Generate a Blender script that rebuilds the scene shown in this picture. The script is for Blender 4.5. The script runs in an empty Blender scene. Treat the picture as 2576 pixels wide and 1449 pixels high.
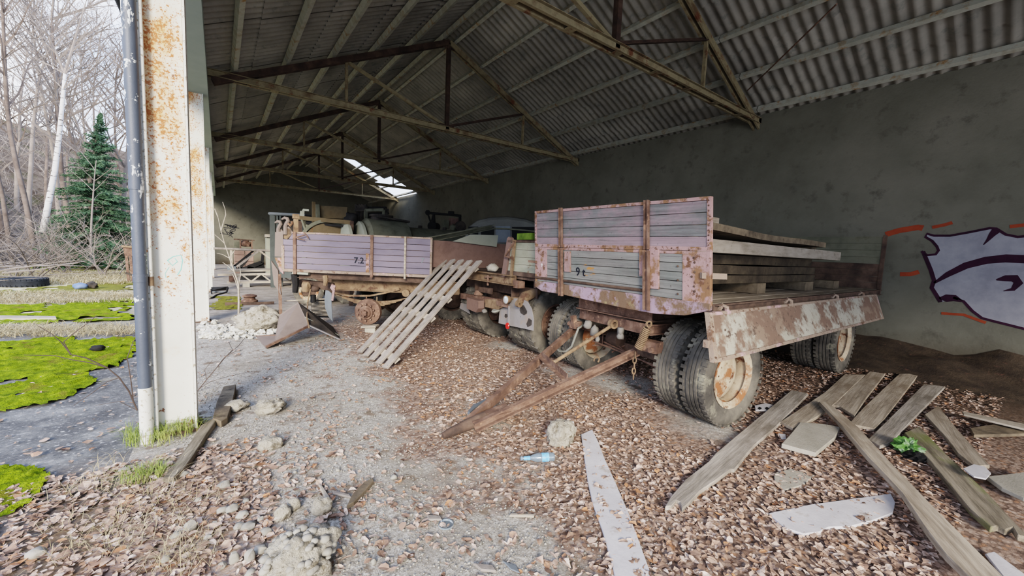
import bpy, math, random
from mathutils import Vector, Matrix, noise
random.seed(7)
V = Vector
PI = math.pi
C = bpy.context.scene.collection
SC = bpy.context.scene

# ------------------------------------------------------------------ camera
FPX, CXP, CYP, EYE = 1000.0, 1288.0, 724.5, 1.6
_vy = V((550-CXP, -(600-CYP), -FPX)).normalized()
_vx = V((2650-CXP, -(690-CYP), -FPX))
_vx = (_vx - _vy*_vx.dot(_vy)).normalized()
_vz = _vx.cross(_vy)
ROT = Matrix((_vx, _vy, _vz))              # camera space -> world
CAM = V((0, 0, EYE))
def ray(px, py): return ROT @ V((px-CXP, -(py-CYP), -FPX))
def G(px, py, z=0.0):                      # point of the survey photo on the level z
    d = ray(px, py); return CAM + d*((z-EYE)/d.z)
def PX(px, py, x):                         # ... on a wall x = const
    d = ray(px, py); return CAM + d*(x/d.x)
def PY(px, py, y):
    d = ray(px, py); return CAM + d*(y/d.y)
def DD(px, py, dep): return CAM + ray(px, py)*(dep/FPX)
def PL(px, py, p0, n):                     # ... on any plane
    d = ray(px, py); return CAM + d*((V(p0)-CAM).dot(n)/d.dot(n))
cam = bpy.data.cameras.new('camera'); cam.sensor_width = 36; cam.sensor_fit = 'HORIZONTAL'
cam.lens = 36*FPX/2576; cam.clip_start = .05; cam.clip_end = 300
co = bpy.data.objects.new('camera', cam); C.objects.link(co)
co.matrix_world = Matrix.Translation(CAM) @ ROT.to_4x4()
SC.camera = co

# ------------------------------------------------------------------ meshes
JIT = random.Random(4)
class MB:
    def __init__(s): s.v = []; s.f = []; s.t = []; s.tone = 0.0
    def add(s, vs, fs):
        b = len(s.v); s.v += [V(p) for p in vs]
        for f in fs: s.f.append([i+b for i in f]); s.t.append(s.tone)
        return s
    def box(s, c, size, rot=None):
        hx, hy, hz = size[0]/2, size[1]/2, size[2]/2
        P = [V((x, y, z)) for x in (-hx, hx) for y in (-hy, hy) for z in (-hz, hz)]
        if rot is not None: P = [rot @ p for p in P]
        return s.add([V(c)+p for p in P], [(0,1,3,2),(4,6,7,5),(0,4,5,1),(2,3,7,6),(0,2,6,4),(1,5,7,3)])
    def bx(s, x0, x1, y0, y1, z0, z1):         # a hair of unevenness keeps faces from lying in one plane
        j = JIT.uniform(-.0006, .0006)
        return s.box(((x0+x1)/2, (y0+y1)/2, (z0+z1)/2), (abs(x1-x0)+j, abs(y1-y0)+j, abs(z1-z0)+j))
    def frame(s, p0, p1, up=(0,0,1)):
        d = (V(p1)-V(p0)); d = d.normalized() if d.length > 1e-9 else V((0,0,1))
        u = V(up)
        if abs(d.dot(u.normalized())) > .98: u = V((1,0,0)) if abs(d.x) < .9 else V((0,1,0))
        a = d.cross(u).normalized(); b = a.cross(d).normalized()
        return d, a, b
    def prof(s, p0, p1, poly, up=(0,0,1)):
        p0 = V(p0); p1 = V(p1); d, a, b = s.frame(p0, p1, up); n = len(poly)
        vs = [p0+a*x+b*y for x, y in poly] + [p1+a*x+b*y for x, y in poly]
        fs = [(i, (i+1) % n, n+(i+1) % n, n+i) for i in range(n)] + [tuple(range(n-1, -1, -1)), tuple(range(n, 2*n))]
        return s.add(vs, fs)
    def bar(s, p0, p1, w, h, up=(0,0,1)):
        return s.prof(p0, p1, [(-w/2,-h/2),(w/2,-h/2),(w/2,h/2),(-w/2,h/2)], up)
    def ibeam(s, p0, p1, w, h, t=.012, up=(0,0,1)):
        a, b = w/2, h/2; t2 = t/2
        return s.prof(p0, p1, [(-a,-b),(a,-b),(a,-b+t),(t2,-b+t),(t2,b-t),(a,b-t),(a,b),(-a,b),(-a,b-t),(-t2,b-t),(-t2,-b+t),(-a,-b+t)], up)
    def chan(s, p0, p1, w, h, t=.01, up=(0,0,1), flip=1):
        b = h/2; f = flip
        return s.prof(p0, p1, [(0,-b),(w*f,-b),(w*f,-b+t),(t*f,-b+t),(t*f,b-t),(w*f,b-t),(w*f,b),(0,b)], up)
    def angle(s, p0, p1, w, h, t=.01, up=(0,0,1), flip=1, vf=1):
        f = flip
        return s.prof(p0, p1, [(0,0),(w*f,0),(w*f,t*vf),(t*f,t*vf),(t*f,h*vf),(0,h*vf)], up)
    def tube(s, pts, rad, n=8, cap=True):
        pts = [V(p) for p in pts]
        if not hasattr(rad, '__len__'): rad = [rad]*len(pts)
        vs = []; fs = []; up = V((.31,.17,.93))
        for i, p in enumerate(pts):
            d = pts[min(i+1, len(pts)-1)] - pts[max(i-1, 0)]
            if d.length < 1e-9: d = V((0,0,1))
            d.normalize()
            if abs(d.dot(up)) > .97: up = V((1,.1,.05)).normalized()
            a = d.cross(up).normalized(); b = a.cross(d).normalized(); up = b
            for k in range(n):
                an = 2*PI*k/n; vs.append(p + (a*math.cos(an)+b*math.sin(an))*rad[i])
        for i in range(len(pts)-1):
            for k in range(n):
                k2 = (k+1) % n; fs.append((i*n+k, i*n+k2, (i+1)*n+k2, (i+1)*n+k))
        if cap and n > 3: fs += [tuple(range(n-1, -1, -1)), tuple(range((len(pts)-1)*n, len(pts)*n))]
        return s.add(vs, fs)
    def lathe(s, c, ax, pr, n=32, close=False):
        c = V(c); ax = V(ax).normalized(); u = ax.orthogonal().normalized(); w = ax.cross(u)
        vs = []; fs = []; m = len(pr)
        for k in range(n):
            an = 2*PI*k/n; e = u*math.cos(an)+w*math.sin(an)
            for r, h in pr: vs.append(c+ax*h+e*max(r, 1e-4))
        for k in range(n):
            k2 = (k+1) % n
            for j in range(m if close else m-1):
                j2 = (j+1) % m; fs.append((k*m+j, k2*m+j, k2*m+j2, k*m+j2))
        return s.add(vs, fs)
    def poly(s, pts, off):                                  # a slab: outline + thickness vector
        pts = [V(p) for p in pts]; n = len(pts); off = V(off)
        return s.add(pts+[p+off for p in pts], [tuple(range(n-1, -1, -1)), tuple(range(n, 2*n))]+[(i, (i+1) % n, n+(i+1) % n, n+i) for i in range(n)])
    def plank(s, p0, p1, w, t, up=(0,0,1), seg=10, wob=.006, j0=.0, j1=.0, w1=None, sag=0):
        p0 = V(p0); p1 = V(p1); d, a, b = s.frame(p0, p1, up); m = 5; vs = []; fs = []
        w1 = w if w1 is None else w1; ph = random.random()*50
        for i in range(seg+1):
            u = i/seg; ww = w+(w1-w)*u
            e = noise.noise(V((u*4+ph, 0, 0)))*wob; z = noise.noise(V((u*2+ph, 9, 0)))*wob - sag*math.sin(u*PI)
            for k in range(m):
                q = p0+(p1-p0)*u+a*((k/(m-1)-.5)*ww+e)+b*z
                if i == 0: q += d*random.uniform(0, j0)
                if i == seg: q -= d*random.uniform(0, j1)
                vs += [q-b*t/2, q+b*t/2]
        r = 2*m
        for i in range(seg):
            for k in range(m-1):
                o = i*r+k*2
                fs += [(o, o+2, o+r+2, o+r), (o+1, o+r+1, o+r+3, o+3)]
            o = i*r; fs.append((o, o+r, o+r+1, o+1)); o = i*r+r-2; fs.append((o, o+1, o+r+1, o+r))
        for k in range(m-1):
            o = k*2; fs.append((o, o+1, o+3, o+2)); o = seg*r+k*2; fs.append((o, o+2, o+3, o+1))
        return s.add(vs, fs)
    def ribbon(s, pts, w, nrm, lift=0.0):
        pts = [V(p) for p in pts]; nrm = V(nrm); vs = []; fs = []
        if not hasattr(w, '__len__'): w = [w]*len(pts)
        for i, p in enumerate(pts):
            d = (pts[min(i+1, len(pts)-1)]-pts[max(i-1, 0)]).normalized(); a = d.cross(nrm).normalized()
            vs += [p-a*w[i]/2+nrm*lift, p+a*w[i]/2+nrm*lift]
        for i in range(len(pts)-1): fs.append((2*i, 2*i+1, 2*i+3, 2*i+2))
        return s.add(vs, fs)
    def rock(s, c, size, seed=0, amp=.25, sub=3, freq=1.6, flat=.0):
        import bmesh
        bm = bmesh.new(); bmesh.ops.create_icosphere(bm, subdivisions=sub, radius=1)
        off = V((seed*3.7, seed*1.3, seed*7.1)); vs = []
        for v in bm.verts:
            p = v.co.copy()
            k = 1+amp*noise.noise(p*freq+off)+amp*.5*noise.noise(p*freq*2.7+off)+amp*.28*noise.noise(p*freq*6+off)
            p *= k
            if p.z < -.6+flat: p.z = -.6+flat+(p.z+.6-flat)*.1
            vs.append(V((p.x*size[0]/2, p.y*size[1]/2, p.z*size[2]/2))+V(c))
        fs = [[v.index for v in f.verts] for f in bm.faces]; bm.free()
        return s.add(vs, fs)

def setp(o, label=None, cat=None, group=None, kind=None):
    for k, v in (('label', label), ('category', cat), ('group', group), ('kind', kind)):
        if v: o[k] = v
    return o
def mkmesh(name, mb, m, smooth, off=None):
    me = bpy.data.meshes.new(name)
    me.from_pydata([tuple(off @ v) if off is not None else tuple(v) for v in mb.v], [], mb.f)
    at = me.attributes.new('tone', 'FLOAT', 'FACE'); at.data.foreach_set('value', mb.t)
    if m: me.materials.append(m)
    if smooth:
        me.polygons.foreach_set('use_smooth', [True]*len(me.polygons))
        if smooth is not True: me.set_sharp_from_angle(angle=math.radians(smooth))
    me.update(); return me
def bev(o, w):
    if w:
        b = o.modifiers.new('bevel', 'BEVEL'); b.width = w; b.segments = 1; b.limit_method = 'ANGLE'; b.angle_limit = math.radians(50)
def thing(name, label, cat, loc=(0,0,0), rotz=0.0, group=None):
    o = bpy.data.objects.new(name, None); o.empty_display_size = .1; C.objects.link(o)
    o.location = loc; o.rotation_euler = (0, 0, rotz); setp(o, label, cat, group)
    return o
def rootinv(o):
    while o.parent: o = o.parent
    return (Matrix.Translation(o.location) @ o.rotation_euler.to_matrix().to_4x4()).inverted()
def part(name, mb, m, parent, smooth=False, label=None, world=True, bevel=0, kind=None):
    me = mkmesh(name, mb, m, smooth, rootinv(parent) if world else None)
    o = bpy.data.objects.new(name, me); C.objects.link(o); o.parent = parent
    setp(o, label, None, None, kind); bev(o, bevel); return o
def solo(name, mb, m, label, cat, group=None, smooth=False, bevel=0, kind=None, origin=None):
    if origin is None:
        n = len(mb.v); origin = V((sum(v.x for v in mb.v)/n, sum(v.y for v in mb.v)/n, min(v.z for v in mb.v)))
    me = mkmesh(name, mb, m, smooth, Matrix.Translation(-V(origin)))
    o = bpy.data.objects.new(name, me); C.objects.link(o); o.location = origin
    setp(o, label, cat, group, kind); bev(o, bevel); return o
def struct(name, mb, m, smooth=False, parent=None):
    o = bpy.data.objects.new(name, mkmesh(name, mb, m, smooth)); C.objects.link(o); o.parent = parent
    if parent is None: o['kind'] = 'structure'
    return o
def lettering(name, txt, size, pos, xdir, nrm, m, parent, bold=.0):
    cu = bpy.data.curves.new(name, 'FONT'); cu.body = txt; cu.size = size; cu.offset = bold; cu.align_x = 'CENTER'; cu.align_y = 'CENTER'; cu.extrude = .0008
    t = bpy.data.objects.new(name, cu); C.objects.link(t); bpy.context.view_layer.update()
    me = bpy.data.meshes.new_from_object(t.evaluated_get(bpy.context.evaluated_depsgraph_get()))
    bpy.data.objects.remove(t)
    x = V(xdir).normalized(); n = V(nrm).normalized(); y = n.cross(x)
    R = Matrix((x, y, n)).transposed().to_4x4()
    me.transform(rootinv(parent) @ Matrix.Translation(V(pos)) @ R); me.materials.clear(); me.materials.append(m)
    o = bpy.data.objects.new(name, me); C.objects.link(o); o.parent = parent; return o
def copy_tree(o, parent=None):
    c = o.copy(); C.objects.link(c)
    if parent is not None: c.parent = parent
    for ch in list(o.children): copy_tree(ch, c)
    return c

# ------------------------------------------------------------------ materials
def lin(c):
    f = lambda v: v/12.92 if v <= .04045 else ((v+.055)/1.055)**2.4
    return tuple(f(x/255) for x in c[:3])+(1.0,)
class NT:
    def __init__(s, name):
        s.m = bpy.data.materials.new(name); s.m.use_nodes = True; s.t = s.m.node_tree; s.t.nodes.clear()
        s.out = s.n('ShaderNodeOutputMaterial'); s.b = s.n('ShaderNodeBsdfPrincipled'); s.l(s.b.outputs[0], s.out.inputs[0])
        s.tc = s.n('ShaderNodeTexCoord')
    def n(s, t, **kw):
        x = s.t.nodes.new(t)
        for k, v in kw.items(): setattr(x, k, v)
        return x
    def l(s, a, b): s.t.links.new(a, b)
    def co(s, stretch=None):
        if not stretch: return s.tc.outputs['Object']
        mp = s.n('ShaderNodeMapping'); mp.inputs['Scale'].default_value = stretch; s.l(s.tc.outputs['Object'], mp.inputs[0]); return mp.outputs[0]
    def noise(s, scale, detail=5, rough=.6, stretch=None, dist=0):
        x = s.n('ShaderNodeTexNoise'); x.inputs['Scale'].default_value = scale; x.inputs['Detail'].default_value = detail
        x.inputs['Roughness'].default_value = rough; x.inputs['Distortion'].default_value = dist
        s.l(s.co(stretch), x.inputs['Vector']); return x.outputs[0]
    def vor(s, scale, stretch=None, feat='F1', out='Distance', rnd=1):
        x = s.n('ShaderNodeTexVoronoi'); x.feature = feat; x.inputs['Scale'].default_value = scale; x.inputs['Randomness'].default_value = rnd
        s.l(s.co(stretch), x.inputs['Vector']); return x.outputs[out]
    def ramp(s, fac, stops, interp='LINEAR'):
        r = s.n('ShaderNodeValToRGB'); e = r.color_ramp.elements; r.color_ramp.interpolation = interp
        while len(e) < len(stops): e.new(.5)
        for i, (p, c) in enumerate(stops): e[i].position = p; e[i].color = c if len(c) == 4 and max(c) <= 1.0 else lin(c)
        s.l(fac, r.inputs[0]); return r.outputs[0]
    def mask(s, fac, lo, hi):
        m = s.n('ShaderNodeMapRange'); m.inputs['From Min'].default_value = lo; m.inputs['From Max'].default_value = hi; m.clamp = True
        s.l(fac, m.inputs['Value']); return m.outputs[0]
    def math(s, op, a, b=None):
        m = s.n('ShaderNodeMath', operation=op)
        for i, x in enumerate((a, b)):
            if x is None: continue
            if isinstance(x, (int, float)): m.inputs[i].default_value = x
            else: s.l(x, m.inputs[i])
        return m.outputs[0]
    def mix(s, fac, a, b, mode='MIX'):
        m = s.n('ShaderNodeMix', data_type='RGBA', blend_type=mode)
        for i, x in ((0, fac), (6, a), (7, b)):
            if isinstance(x, (int, float)): m.inputs[i].default_value = x
            elif isinstance(x, tuple): m.inputs[i].default_value = x
            else: s.l(x, m.inputs[i])
        return m.outputs[2]
    def tone(s, col):
        a = s.n('ShaderNodeAttribute', attribute_name='tone'); f = s.math('ADD', a.outputs['Fac'], 1.0)
        c = s.n('ShaderNodeCombineXYZ')
        for i in range(3): s.l(f, c.inputs[i])
        return s.mix(1.0, col, c.outputs[0], 'MULTIPLY')
    def attr(s): return s.n('ShaderNodeAttribute', attribute_name='tone').outputs['Fac']
    def sep(s):
        x = s.n('ShaderNodeSeparateXYZ'); s.l(s.tc.outputs['Object'], x.inputs[0]); return x.outputs
    def bump(s, h, st=.3, d=.02, prev=None):
        b = s.n('ShaderNodeBump'); b.inputs['Strength'].default_value = st; b.inputs['Distance'].default_value = d
        s.l(h, b.inputs['Height'])
        if prev: s.l(prev, b.inputs['Normal'])
        s.l(b.outputs[0], s.b.inputs['Normal']); return b.outputs[0]
    def fin(s, col, rough=.85, metal=0, spec=.3):
        if isinstance(col, tuple): s.b.inputs['Base Color'].default_value = col
        else: s.l(col, s.b.inputs['Base Color'])
        s.b.inputs['Roughness'].default_value = rough; s.b.inputs['Metallic'].default_value = metal
        s.b.inputs['Specular IOR Level'].default_value = spec; return s.m
def mat(name, cols, scale=4, rough=.85, bump=.35, bscale=35, layers=(), metal=0, stretch=None, spec=.25, bd=.01):
    """noise mix of colours; layers = (colour, scale, lo, hi[, stretch]) patches on top"""
    t = NT(name)
    k = len(cols); st = [(.32+.36*i/max(k-1, 1), c) for i, c in enumerate(cols)]
    c = t.ramp(t.noise(scale, 7, .65, stretch), st) if k > 1 else lin(cols[0])
    for la in layers:
        c = t.mix(t.mask(t.noise(la[1], 8, .68, la[4] if len(la) > 4 else None), la[2], la[3]), c, lin(la[0]))
    c = t.tone(c)
    t.bump(t.noise(bscale, 6, .7, stretch), bump, bd)
    return t.fin(c, rough, metal, spec)
RUSTC = [(70,53,46),(102,78,66),(130,106,92)]
m_rust = mat('rusty iron', RUSTC, 6, .9, .5, 50, [((160,126,104),14,.57,.7),((66,48,42),9,.6,.72)])
m_rustd = mat('dark rusty iron', [(50,41,37),(80,64,55),(102,84,72)], 5, .9, .5, 45)
m_rusto = mat('ochre muddy iron', [(88,71,56),(120,98,76),(142,120,96)], 5, .95, .5, 40, [((82,60,48),7,.53,.64)])
m_black = mat('black iron', [(14,14,15),(30,29,29)], 6, .8)
m_dark = mat('dark grimy steel', [(34,32,31),(58,53,49),(74,66,58)], 5, .9, .5)
m_pinkrust = mat('pink paint with rust', [(150,118,116),(160,130,128),(136,110,106)], 3, .85, .5, 40, [((124,92,68),5,.49,.56),((96,68,52),11,.55,.61),((84,62,52),24,.6,.64)])
m_rail = mat('lilac rail paint with rust', [(142,122,138),(152,132,146),(134,118,124)], 2.5, .85, .6, 40, [((104,84,68),2.6,.47,.54),((136,120,88),7,.57,.66),((98,72,54),11,.55,.61)])
m_board = mat('lilac grey weathered board', [(124,122,128),(150,142,152),(168,148,160),(140,138,142)], 3, .9, .5, 60, [((96,92,94),7,.6,.72),((158,108,62),3.2,.70,.74)], stretch=(1,.35,2.2))
m_boardg = mat('grey weathered board', [(118,124,122),(146,148,146),(160,158,156)], 3, .9, .5, 60, [((164,112,62),2.6,.64,.70),((98,92,88),8,.6,.7)], stretch=(1,.35,2.2))
m_lilac = mat('lilac painted board', [(94,88,101),(108,101,113),(116,107,117)], 2, .85, .35, 60, [((94,112,150),6,.69,.73),((110,92,92),14,.66,.71)], stretch=(.5,.5,1.6))
m_green = mat('greenish grey board', [(118,120,102),(140,140,122),(152,150,134)], 3, .9, .4, 50, [((120,92,72),9,.62,.7)], stretch=(.6,.6,2))
m_wood = mat('grey weathered timber', [(132,122,108),(162,152,138),(178,168,154)], 5, .95, .5, 45, [((96,84,72),10,.6,.72)], stretch=(.6,.6,2.5))
m_woodl = mat('pale weathered timber', [(138,128,120),(162,152,144),(178,168,160)], 6, .95, .4, 50, [((120,108,98),12,.62,.72)])
m_woodd = mat('dark old timber', [(70,62,52),(104,92,76),(128,114,94)], 5, .95, .5, 40, [((52,44,36),8,.58,.7)])
m_woodf = mat('dusty floor plank', [(140,128,112),(168,156,138),(184,172,154)], 4, .95, .45, 50, [((92,82,68),7,.62,.75)])
m_woodm = mat('mossy rotten timber', [(84,78,68),(120,112,98),(140,132,112)], 6, .95, .5, 45, [((112,122,62),4,.56,.64)])
m_steel = None
m_steel2 = mat('peeling white paint', [(202,201,191),(214,213,205)], 2, .6, .2, 60, [((150,140,120),30,.57,.60),((176,118,66),9,.62,.68)], spec=.4)
m_fascia = mat('grey green fascia sheet', [(146,158,150),(160,170,162)], 2, .7, .1)
m_pipe = mat('blue grey downpipe with flaking paint', [(58,66,78),(74,82,94)], 2, .5, .2, 60, [((210,214,214),3.2,.57,.585,(1,1,.35)),((214,218,218),14,.62,.64)], spec=.5)
m_white = mat('white paint', [(224,226,222),(236,236,232)], 4, .5, .1)
m_truss = mat('truss paint yellowish grey', [(104,94,72),(132,122,96),(92,74,54)], 3, .9, .3, 40, [((96,58,38),5,.56,.66)])
m_trussr = mat('truss rust', [(44,36,32),(66,50,42),(88,70,58)], 4, .9, .3)
m_purlin = mat('purlin pale paint', [(142,142,130),(160,159,146),(132,124,106)], 3, .9, .2, 40, [((140,106,66),4,.55,.66)])
m_tyre = mat('dusty black tyre', [(52,50,47),(86,82,75),(114,108,97)], 3, .95, .5, 60, [((132,128,112),5,.56,.7)])
m_tyred = mat('black tyre', [(34,36,40),(48,52,58)], 4, .9, .4)
m_rim = mat('rusty pale rim', [(160,146,122),(178,164,142),(152,130,106)], 3, .8, .3, 40, [((138,88,58),4,.5,.58),((92,54,36),7,.58,.66)])
m_panel = mat('drop side panel peeling', [(150,146,132),(164,160,148)], 3, .85, .4, 40, [((108,88,76),1.7,.46,.52),((124,106,92),5,.54,.60),((80,66,58),12,.58,.64)])
m_brownred = mat('brown red sheet', [(92,72,66),(112,90,82),(100,80,74)], 3, .8, .2)
m_pinkbrown = mat('dusty pinkish steel sheet', [(95,84,78),(113,101,94),(106,94,88)], 2, .85, .2)
m_tank = mat('dusty grey green tank', [(78,79,67),(98,98,84),(108,106,92)], 3, .9, .2, 30, [((84,82,66),3,.58,.7)])
m_tanko = mat('ochre drum', [(72,62,45),(90,78,58),(80,67,48)], 3, .9, .2, 30, [((92,62,38),5,.6,.7)])
m_pale = mat('pale grey green sheet', [(132,135,122),(146,148,135)], 3, .8, .1)
m_fender = mat('peeling pale fender', [(120,116,114),(134,130,128)], 3, .8, .3, 40, [((88,92,92),6,.66,.68),((140,124,110),4,.58,.68)])
m_bluegrey = mat('blue grey steel', [(90,97,102),(106,112,116)], 3, .6, .1, 40, [((110,118,120),9,.6,.7)])
m_cab = mat('blue grey cab paint', [(58,63,62),(72,78,76)], 3, .7, .1)
m_van = mat('dusty grey van paint', [(84,84,80),(100,100,94)], 2, .8, .1)
m_brick = mat('pinkish blocks', [(128,104,93),(150,124,112)], 3, .95, .3)
m_conc = mat('concrete', [(150,145,132),(172,166,154)], 6, .95, .5, 60)
m_stone = mat('limestone', [(164,156,140),(192,184,168),(206,199,187)], 7, .95, 1.0, 22, [((124,114,96),9,.52,.62),((92,86,68),16,.58,.66)], bd=.06)
m_stonew = mat('white rubble', [(182,180,170),(212,210,202)], 8, .95, .8, 40, [((140,134,116),9,.56,.66)])
m_pebble = mat('pebble', [(118,115,106),(150,146,136),(104,100,90)], 5, .8, .3, 60)
m_moss = None
m_red = mat('red reflector', [(206,40,36)], 3, .3, 0, spec=.6)
m_ink = mat('dark blue paint', [(20,23,32)], 3, .8, 0)
m_inkw = mat('white lettering', [(226,226,226)], 3, .8, 0)
m_graf_w = mat('white spray paint', [(124,124,132),(146,146,152)], 4, .9, .1)
m_graf_p = mat('purple spray paint', [(40,16,34),(58,24,46)], 4, .9, .1)
m_graf_o = mat('orange spray paint', [(150,70,44),(132,58,36)], 6, .9, .1)
m_teal = mat('teal chalk', [(120,196,186)], 4, .9, 0)
m_plastic = mat('white plastic', [(176,174,178),(200,198,200)], 5, .7, .2, 40, [((150,138,124),6,.58,.7)])
m_greenbag = mat('green plastic', [(46,84,34),(80,122,60),(170,180,166)], 10, .5, .2)
m_blueball = mat('blue plastic', [(80,104,150),(110,130,170)], 4, .5, .1)
m_hose = mat('grey hose', [(112,113,105),(128,127,118)], 4, .8, .1)
m_whitey = mat('whitish grease', [(104,102,96),(126,122,116)], 9, .9, .3)
m_twig = mat('grey twig', [(86,78,72),(122,112,104)], 3, .95, .2)
m_twigd = mat('dark twig', [(58,48,44),(86,74,66)], 3, .95, .2)
m_bark = mat('grey bark', [(72,62,56),(104,92,84),(124,112,104)], 2, .95, .3, 20)
m_bark2 = mat('pale bark', [(112,103,96),(146,136,128)], 2, .95, .3, 20)
m_birch = mat('birch bark', [(196,194,192),(214,212,210)], 2, .8, .2, 20, [((70,64,60),5,.57,.60,(.6,.6,3))])
m_needle = mat('spruce needles', [(36,58,42),(62,88,64),(92,116,88)], 1.2, .9, 0)
m_straw = mat('dry straw grass', [(146,130,96),(172,156,120),(192,176,142)], 2, .95, 0)
m_grass = mat('green grass blades', [(92,112,50),(130,146,72),(168,170,100)], 3, .9, 0)
m_glassd = NT('dark window glass'); m_glassd = m_glassd.fin(lin((10,12,13)), .5, 0, .1)
_g = NT('clear glass'); _g.b.inputs['Transmission Weight'].default_value = 1; m_glass = _g.fin(lin((230,240,244)), .05, 0, .5)
_g = NT('lamp lens'); _g.b.inputs['Transmission Weight'].default_value = .3; m_lens = _g.fin(lin((196,206,212)), .08, 0, .8)
_g = NT('bottle glass'); _g.b.inputs['Transmission Weight'].default_value = .85; m_bottle = _g.fin(lin((206,226,240)), .06, 0, .5)
m_label = mat('blue bottle label', [(70,140,205),(130,190,225)], 30, .4, 0)
m_gold = m_ochre = m_rusto

m_edge = mat('dusty tan edge with pink remains', [(118,102,90),(140,124,110),(128,108,96)], 3, .9, .5, 40, [((172,142,146),3.5,.57,.63),((98,74,60),9,.56,.63),((78,60,50),22,.6,.65)])
def woodmat(name, cols, worn, extra=None):
    t = NT(name); g = (.7,9,9)
    c = t.ramp(t.noise(2.4,9,.7,g), [(.28,[int(k*.72) for k in cols[0]]),(.42,cols[0]),(.55,cols[1]),(.72,cols[2])])
    c = t.mix(t.mask(t.noise(1.6,7,.65,(1,2.5,2.5)), .52, .68), c, lin(worn))
    c = t.mix(t.mask(t.noise(3.4,8,.75,(.5,14,14)), .64, .70), c, lin([int(k*.5) for k in cols[0]]))
    if extra: c = t.mix(t.mask(t.math('ADD', t.noise(2.2,6), t.math('MULTIPLY', t.sep()[0], extra[1])), extra[2], extra[2]+.1), c, lin(extra[0]))
    c = t.tone(c); t.bump(t.noise(3,9,.75,(.6,12,12)), .6, .012); return t.fin(c, .95, 0, .15)
def boardmat(name, grey, pink, bare=.66, lon=(9,.55,16), amt=0.0):
    """plank paint: every plank leans to grey or pink, streaky grain along it, bare orange wood where worn"""
    t = NT(name); at = t.attr()
    g = t.ramp(t.noise(2.2,8,.7,lon), [(.3,[int(k*.78) for k in grey]),(.48,grey),(.66,[min(255,int(k*1.12)) for k in grey])])
    p = t.ramp(t.noise(2.2,8,.7,lon), [(.3,[int(k*.82) for k in pink]),(.5,pink),(.66,[min(255,int(k*1.1)) for k in pink])])
    f = t.mask(t.math('ADD', t.math('ADD', t.noise(1.6,7,.7,(1,1,2)), t.math('MULTIPLY', at, 2.0)), amt), .42, .58)
    c = t.mix(f, g, p)
    c = t.mix(t.math('MULTIPLY', t.mask(t.noise(1.7,8,.7,(1,1,1.6)), .46, .70), .55), c, lin((96,90,88)))
    c = t.mix(t.mask(t.noise(7,8,.7,(3,.4,5)), .57, .68), c, lin((88,83,84)))
    c = t.mix(t.mask(t.noise(30,4,.6), .68, .72), c, lin((64,58,58)))
    c = t.mix(t.mask(t.noise(2.6,7,.65,(1,.7,2.6)), bare, bare+.03), c, lin((158,112,66)))
    c = t.tone(c); t.bump(t.noise(3,8,.75,lon), .5, .01); return t.fin(c, .9, 0, .2)
m_board = boardmat('lilac grey weathered board', (103,104,104), (131,114,119), .80, amt=-.02)
m_boardg = boardmat('grey weathered board', (104,108,104), (118,118,114), .635)
m_woodf = woodmat('dusty floor plank', [(136,124,109),(164,152,136),(184,172,156)], (128,114,98))
m_woodp = woodmat('grey floor plank', [(128,121,111),(158,150,140),(178,170,160)], (112,104,94))
m_woodm = woodmat('mossy rotten plank', [(100,92,79),(136,126,110),(156,146,130)], (108,112,70))
m_woodl = mat('pale weathered slat', [(110,102,95),(136,128,120),(154,145,137)], 7, .95, .5, 50, [((104,95,87),14,.58,.7)])
t = NT('painted steel with rust'); x, y, z = t.sep()
c = t.ramp(t.noise(2,5), [(.3,(196,195,184)),(.7,(214,213,203))])
hz = t.math('MULTIPLY', t.math('SUBTRACT', t.mask(z, .8, 2.6), t.math('MULTIPLY', t.mask(z, 3.2, 4.2), .1)), .17)
n1 = t.math('ADD', t.noise(3.2,6,.6,(1,1,.6)), hz)
c = t.mix(t.mask(n1, .60, .74), c, lin((202,164,112)))
n2 = t.math('ADD', t.math('MULTIPLY', t.noise(55,6,.7), .6), t.math('MULTIPLY', n1, .42))
c = t.mix(t.mask(n2, .585, .625), c, lin((158,92,44)))
c = t.mix(t.mask(t.math('ADD', t.noise(9,7,.7), t.math('MULTIPLY', t.mask(z, .4, .15), .10)), .66, .68), c, lin((112,70,48)))
c = t.mix(t.math('MULTIPLY', t.mask(t.noise(5,5,.6), .58, .66), t.mask(z, 1.0, .5)), c, lin((196,180,156)))
t.bump(n2, .2, .004); m_steel = t.fin(c, .6, 0, .35)
# ================================================================== setting
SHX, SHY0, SHY1, WZ = 9.40, -7.0, 31.0, 4.55
RX, RZ, SL = 4.72, 6.93, .47                       # ridge and roof slope
BARE = [((G(*q).x, G(*q).y), r_) for q, r_ in (((1560,965),.42), ((1745,1060),.30), ((1420,935),.25), ((1270,870),.3), ((1840,1095),.22))]
# floor: gravel that turns into leaf litter
t = NT('gravel and leaf litter floor')
x, y, z = t.sep()
g1 = t.vor(75, out='Color'); gs = t.n('ShaderNodeSeparateColor'); t.l(g1, gs.inputs[0])
grav = t.ramp(gs.outputs[0], [(0,(122,116,106)),(.35,(150,144,133)),(.75,(168,162,151)),(.93,(206,202,194))])
g2 = t.n('ShaderNodeSeparateColor'); t.l(t.vor(170, out='Color'), g2.inputs[0])
grav = t.mix(.45, grav, t.ramp(g2.outputs[0], [(0,(96,90,82)),(.5,(158,152,142)),(.9,(206,202,194))]))
grav = t.mix(t.mask(t.noise(1.3,6), .5, .68), grav, lin((134,126,114)))
grav = t.mix(t.mask(t.noise(5,8), .56, .64), grav, lin((118,104,90)))
l1 = t.vor(34, stretch=(1,1.4,1), out='Color'); ls = t.n('ShaderNodeSeparateColor'); t.l(l1, ls.inputs[0])
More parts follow.
